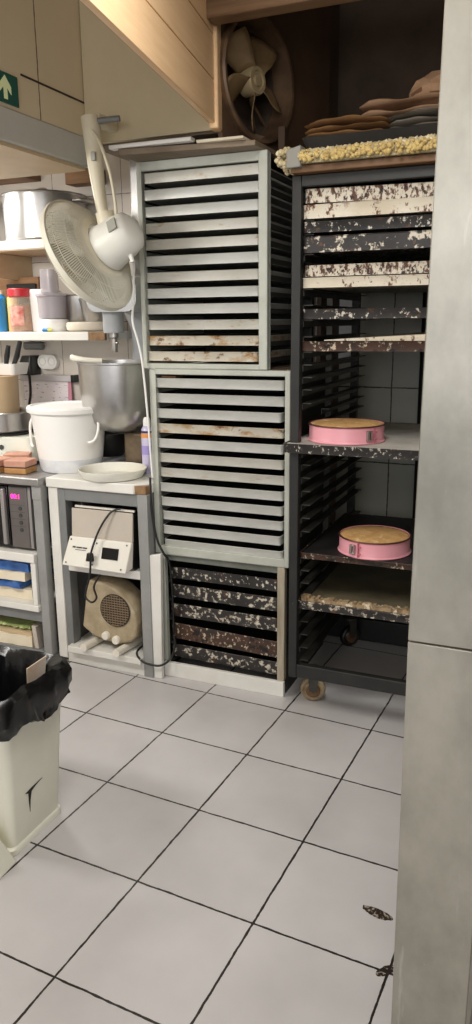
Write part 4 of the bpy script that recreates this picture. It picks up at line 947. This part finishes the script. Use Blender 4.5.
def stockpot(cx, cy, z, R, h, lab):
    r = thing('stockpot', (cx, cy, z), lab, 'pot', 'stockpots on the upper shelf')
    MB().lathe([(0, 0), (R-.012, 0), (R-.002, .01), (R, h-.004), (R+.006, h), (R+.004, h+.004), (R-.004, h), (R-.006, .012), (0, .006)], (cx, cy, z), seg=64).build('pot_body', m_steel, r)
    MB().lathe([(R-.005, h+.002), (R+.004, h+.005), (R*.6, h+.009), (.02, h+.012), (0, h+.012)], (cx, cy, z), seg=56).build('lid', m_steel, r)
    MB().tube(smooth_path([(cx-.035, cy-.02, z+h+.01), (cx-.028, cy-.02, z+h+.03), (cx, cy-.02, z+h+.036), (cx+.028, cy-.02, z+h+.03), (cx+.035, cy-.02, z+h+.01)]), .006, 8).build('lid_handle', m_chrome, r)
    for s in (-1, 1):
        a = math.radians(200 if s < 0 else 0)
        n = Vector((math.cos(a), math.sin(a), 0)); t = Vector((-n.y, n.x, 0)); b = Vector((cx, cy, z+h-.03))
        MB().tube(smooth_path([b+n*R+t*.05, b+n*(R+.04)+t*.045, b+n*(R+.048), b+n*(R+.04)-t*.045, b+n*R-t*.05]), .008, 8).build('handle', m_chrome, r)
stockpot(-2.385, 3.29-.01, 1.9145, .198, .212, 'large steel stockpot on the upper shelf, beside the wall fan')
stockpot(-2.86, 3.27, 1.9145, .19, .205, 'second steel stockpot at the photo edge on the upper shelf')
ZS = 1.4955
def bottle(x, y, w, h, mat, lab, cap=m_white2):
    r = thing('bottle', (x, y, ZS), lab, 'bottle')
    MB().lathe([(0, 0), (w, 0), (w*1.02, .01), (w, h*.80), (w*.5, h*.90), (w*.45, h*.92), (0, h*.92)], (x, y, ZS), seg=24).build('bottle_body', mat, r)
    MB().lathe([(w*.5, h*.9), (w*.5, h), (0, h)], (x, y, ZS), seg=18).build('cap', cap, r)
bottle(-2.60, 3.15, .04, .20, m_blue, 'blue bottle at the photo edge on the lower shelf')
bottle(-2.525, 3.16, .028, .20, m_yellow, 'yellow bottle between the blue bottle and the jar with red lid', m_yellow)
jr = thing('jar', (-2.468, 3.16, ZS), 'clear jar with red lid and red label on the lower shelf', 'jar')
c = (-2.475, 3.15, ZS)
MB().lathe([(0, 0), (.055, 0), (.058, .006), (.058, .15), (.05, .165), (.05, .168), (0, .168)], c, seg=36).build('jar_body', m_glassjar, jr)
MB().lathe([(0, .003), (.052, .003), (.054, .125), (0, .13)], c, seg=32).build('contents', m_nuts, jr)
MB().lathe([(.053, .165), (.056, .168), (.056, .20), (.052, .204), (0, .204)], c, seg=36).build('lid', m_red, jr)
lb = MB(); vs = []
for i in range(9):
    a = -PI/2+(-.25+1.15*i/8)
    for z in (.03, .12): vs.append((c[0]+.0592*math.cos(a), c[1]+.0592*math.sin(a), c[2]+z))
lb.add(vs, [(2*i, 2*i+2, 2*i+3, 2*i+1) for i in range(8)], True).build('label_patch', m_redlab, jr)
MB().loft([rrect(-2.425, -2.34, 3.16, 3.30, .02, ZS), rrect(-2.432, -2.333, 3.155, 3.305, .02, ZS+.19), rrect(-2.43, -2.335, 3.157, 3.303, .02, ZS+.20)]).build('white_canister', m_white2, None, .002, label='white canister between the red-lidded jar and food processor', cat='canister')
fp = thing('food_processor', (-2.29, 3.2, ZS), 'white food processor with smoky clear bowl and feed chute', 'food processor')
c = (-2.30, 3.17, ZS)
MB().lathe([(0, 0), (.072, 0), (.076, .008), (.076, .045), (.07, .058), (0, .06)], c, seg=40).build('base', m_white2, fp)
MB().lathe([(.062, .06), (.066, .062), (.072, .16), (.076, .163), (.072, .166), (.068, .16), (.060, .066), (.0, .062)], c, seg=40).build('bowl', m_clear, fp)
MB().lathe([(0, .05), (.016, .06), (.014, .13), (0, .13)], c, seg=16).build('spindle', m_white2, fp)
MB().lathe([(.077, .166), (.078, .176), (.05, .182), (0, .182)], c, seg=40).build('lid', m_clear, fp)
MB().loft([rrect(c[0]-.045, c[0]+.03, c[1]-.04, c[1]+.03, .02, ZS+.183), rrect(c[0]-.043, c[0]+.028, c[1]-.038, c[1]+.028, .02, ZS+.288)]).build('feed_chute', m_clear, fp)
sb = thing('steel_jug', (-2.19, 3.17, ZS), 'steel jug beside the food processor behind the wall fan cage', 'jug')
MB().lathe([(0, 0), (.048, 0), (.052, .006), (.062, .165), (.066, .168), (.062, .171), (.058, .165), (.048, .01), (0, .006)], (-2.18, 3.23, ZS), seg=40).build('jug_body', m_steel, sb)
MB().lathe([(0, 0), (.095, 0), (.108, .008), (.112, .025), (.108, .042), (.10, .044), (.09, .04), (0, .04)], (-2.105, 3.19, ZS), seg=48, sx=1.0).build('cream_base', M('cream_round_base', (222, 212, 196), .5, var=(206, 194, 174), scale=8), None,
    label='thick cream round base at the right end of the lower shelf', cat='base')
sb['label'] = 'steel jug behind the thick cream round base on the lower shelf'
MB().lathe([(0, 0), (.045, .0), (.05, .01), (.068, .10), (.072, .105), (.068, .105), (.045, .012), (0, .006)], (-2.085, 3.20, ZS+.0445), seg=36).build('steel_bowl', m_steel, None, label='small steel bowl standing on the thick cream round base', cat='bowl')
tb2 = thing('icing_tube', (-2.29, 3.09, ZS), 'tiny blue and yellow tube lying at the front of the lower shelf', 'tube')
MB().tube([(-2.305, 3.090, ZS+.008), (-2.275, 3.092, ZS+.008)], .008, 10).build('tube_body', m_blue, tb2)
MB().tube([(-2.275, 3.092, ZS+.008), (-2.255, 3.094, ZS+.008)], [.008, .004], 10).build('tip', m_lime, tb2)
box(-2.75, -2.47, 3.30, 3.40, ZS, ZS+.268).build('carton', m_wood, None, .003, label='brown carton behind the bottles at the back of the lower shelf', cat='carton')
box(-2.66, -2.48, 3.285, 3.298, ZS, ZS+.235).build('black_box', m_black, None, .003, label='black flat box leaning on the brown carton on the lower shelf', cat='box')

# ------------------------------------------------------------------ bin with black bag
bn = thing('waste_bin', (-1.55, 1.65, 0), 'off-white plastic waste bin with black bag and a cracked side', 'bin')
MB().loft([rrect(-1.705, -1.370, 1.522, 1.772, .022, 0), rrect(-1.705, -1.370, 1.522, 1.772, .022, .018), rrect(-1.698, -1.375, 1.530, 1.766, .022, .024), rrect(-1.735, -1.343, 1.497, 1.797, .035, .47), rrect(-1.742, -1.336, 1.490, 1.804, .035, .475), rrect(-1.742, -1.336, 1.490, 1.804, .035, .495),
           rrect(-1.73, -1.348, 1.502, 1.792, .03, .495), rrect(-1.69, -1.378, 1.538, 1.762, .03, .04)]).build('bin_body', m_bin, bn)
def binx(z): return -1.375+(z-.024)/(.446)*.032+.0006
ck = [(1.672, .182), (1.640, .176), (1.619, .168), (1.613, .14), (1.611, .10), (1.606, .14), (1.604, .168), (1.590, .176), (1.606, .178), (1.620, .180)]
MB().prism([(binx(z), y, z) for y, z in ck], (.0012, 0, 0)).build('crack', m_crack, bn, label='dark split in the side')
bg = MB(); rb = random.Random(8); loops = []
nper = 24*5
def bagloop(off, z, zj, jit, seed):
    rr = random.Random(seed); x0, x1, y0, y1 = -1.742-off, -1.336+off, 1.490-off, 1.804+off
    base = rrect(x0, x1, y0, y1, .05, z, 5); out = []
    # resample
    n = len(base); per = []
    for i in range(n):
        a = Vector(base[i]); b = Vector(base[(i+1) % n]); per.append((b-a).length)
    tot = sum(per); N = 110
    for k in range(N):
        d = tot*k/N; i = 0
        while d > per[i]: d -= per[i]; i += 1
        p = Vector(base[i]).lerp(Vector(base[(i+1) % n]), d/per[i])
        w = math.sin(k*.9+seed)*.6+math.sin(k*.37+seed*2.1)*.8
        nrm = Vector((p.x+1.54, p.y-1.647, 0)).normalized()
        p = p+nrm*(w*jit+rr.uniform(-jit, jit)*.5)
        p.z += zj*(math.sin(k*.21+seed)*.6+math.sin(k*.53+1)*.4)+rr.uniform(-.3, .3)*zj*.5
        out.append(p)
    return out
loops = [bagloop(.012, .405, .020, .006, 1), bagloop(.016, .425, .012, .008, 2), bagloop(.020, .455, .008, .008, 3), bagloop(.020, .49, .006, .006, 4), bagloop(.014, .516, .006, .004, 5), bagloop(.0, .526, .006, .004, 6),
         bagloop(-.022, .505, .006, .004, 7), bagloop(-.032, .44, .012, .005, 8), bagloop(-.05, .34, .01, .006, 9), bagloop(-.07, .22, .01, .006, 10), bagloop(-.11, .16, .01, .006, 11)]
bg.loft(loops, True, cap0=False).build('bin_bag', m_bag, bn, label='shiny black bag folded over the rim')
MB().hexa([Vector(p) for p in ((-1.420, 1.708, .46), (-1.402, 1.772, .475), (-1.405, 1.773, .475), (-1.423, 1.709, .46), (-1.416, 1.706, .518), (-1.396, 1.778, .534), (-1.399, 1.779, .534), (-1.419, 1.707, .518))]).build(
    'carton_scrap', M('scrap_card', (214, 204, 190), .7, var=(196, 170, 146), scale=12), None, label='pale card scrap stuck inside the black bin bag', cat='scrap')
MB().hexa([Vector(p) for p in ((-1.70, 1.40, 0), (-1.348, 1.425, 0), (-1.350, 1.515, 0), (-1.70, 1.50, 0), (-1.70, 1.43, .16), (-1.385, 1.462, .12), (-1.39, 1.478, .12), (-1.70, 1.45, .16))]).build(
    'broken_panel', m_bin, None, .003, label='broken off-white plastic piece on the floor against the waste bin', cat='plastic piece')

# ------------------------------------------------------------------ light
def area(name, loc, rot, sx, sy, power, col):
    l = bpy.data.lights.new(name, 'AREA'); l.shape = 'RECTANGLE'; l.size = sx; l.size_y = sy; l.energy = power; l.color = col
    o = bpy.data.objects.new(name, l); COL.objects.link(o); o.location = loc; o.rotation_euler = rot; return o
area('ceiling_lamp', (-.55, 1.35, 2.62), (0, 0, 0), .55, .9, 26, (1, .98, .95))
area('ceiling_lamp', (-.3, -1.2, 2.62), (0, 0, 0), 1.3, .7, 13, (1, .99, .97))
area('counter_lamp', (-2.85, 2.95, 2.09), (0, math.radians(-12), 0), .5, .25, 14, (1, .99, .96))
area('left_lamp', (-2.5, 1.2, 2.08), (math.radians(48), 0, 0), .8, .3, 30, (1, .97, .92))
area('fill_light', (.2, -2.4, 1.85), (math.radians(87), 0, math.radians(8)), 2.4, .8, 36, (1, 1, 1))  # added fill from behind the camera, no window there
w = bpy.data.worlds.new('world'); bpy.context.scene.world = w; w.use_nodes = True
w.node_tree.nodes['Background'].inputs[0].default_value = (.97, .98, 1, 1); w.node_tree.nodes['Background'].inputs[1].default_value = .85

# ------------------------------------------------------------------ camera
cam = bpy.data.cameras.new('camera'); co = bpy.data.objects.new('camera', cam); COL.objects.link(co)
R_, U_, F_ = Vector((.92134361, .38864345, -.00906714)), Vector((-.08548011, .22528755, .97053525)), Vector((-.37923488, .8934214, -.24078853))
mw_ = Matrix.Identity(4)
for i in range(3): mw_[i][0] = R_[i]; mw_[i][1] = U_[i]; mw_[i][2] = -F_[i]
mw_[2][3] = 1.52796
co.matrix_world = mw_
cam.sensor_fit = 'VERTICAL'; cam.sensor_height = 36; cam.lens = 36*761.87/1024; cam.clip_start = .05
sc_ = bpy.context.scene; sc_.camera = co
sc_.view_settings.view_transform = 'Standard'; sc_.view_settings.exposure = 0.0
for o in list(bpy.data.objects):
    if '_base' in o.keys(): del o['_base']
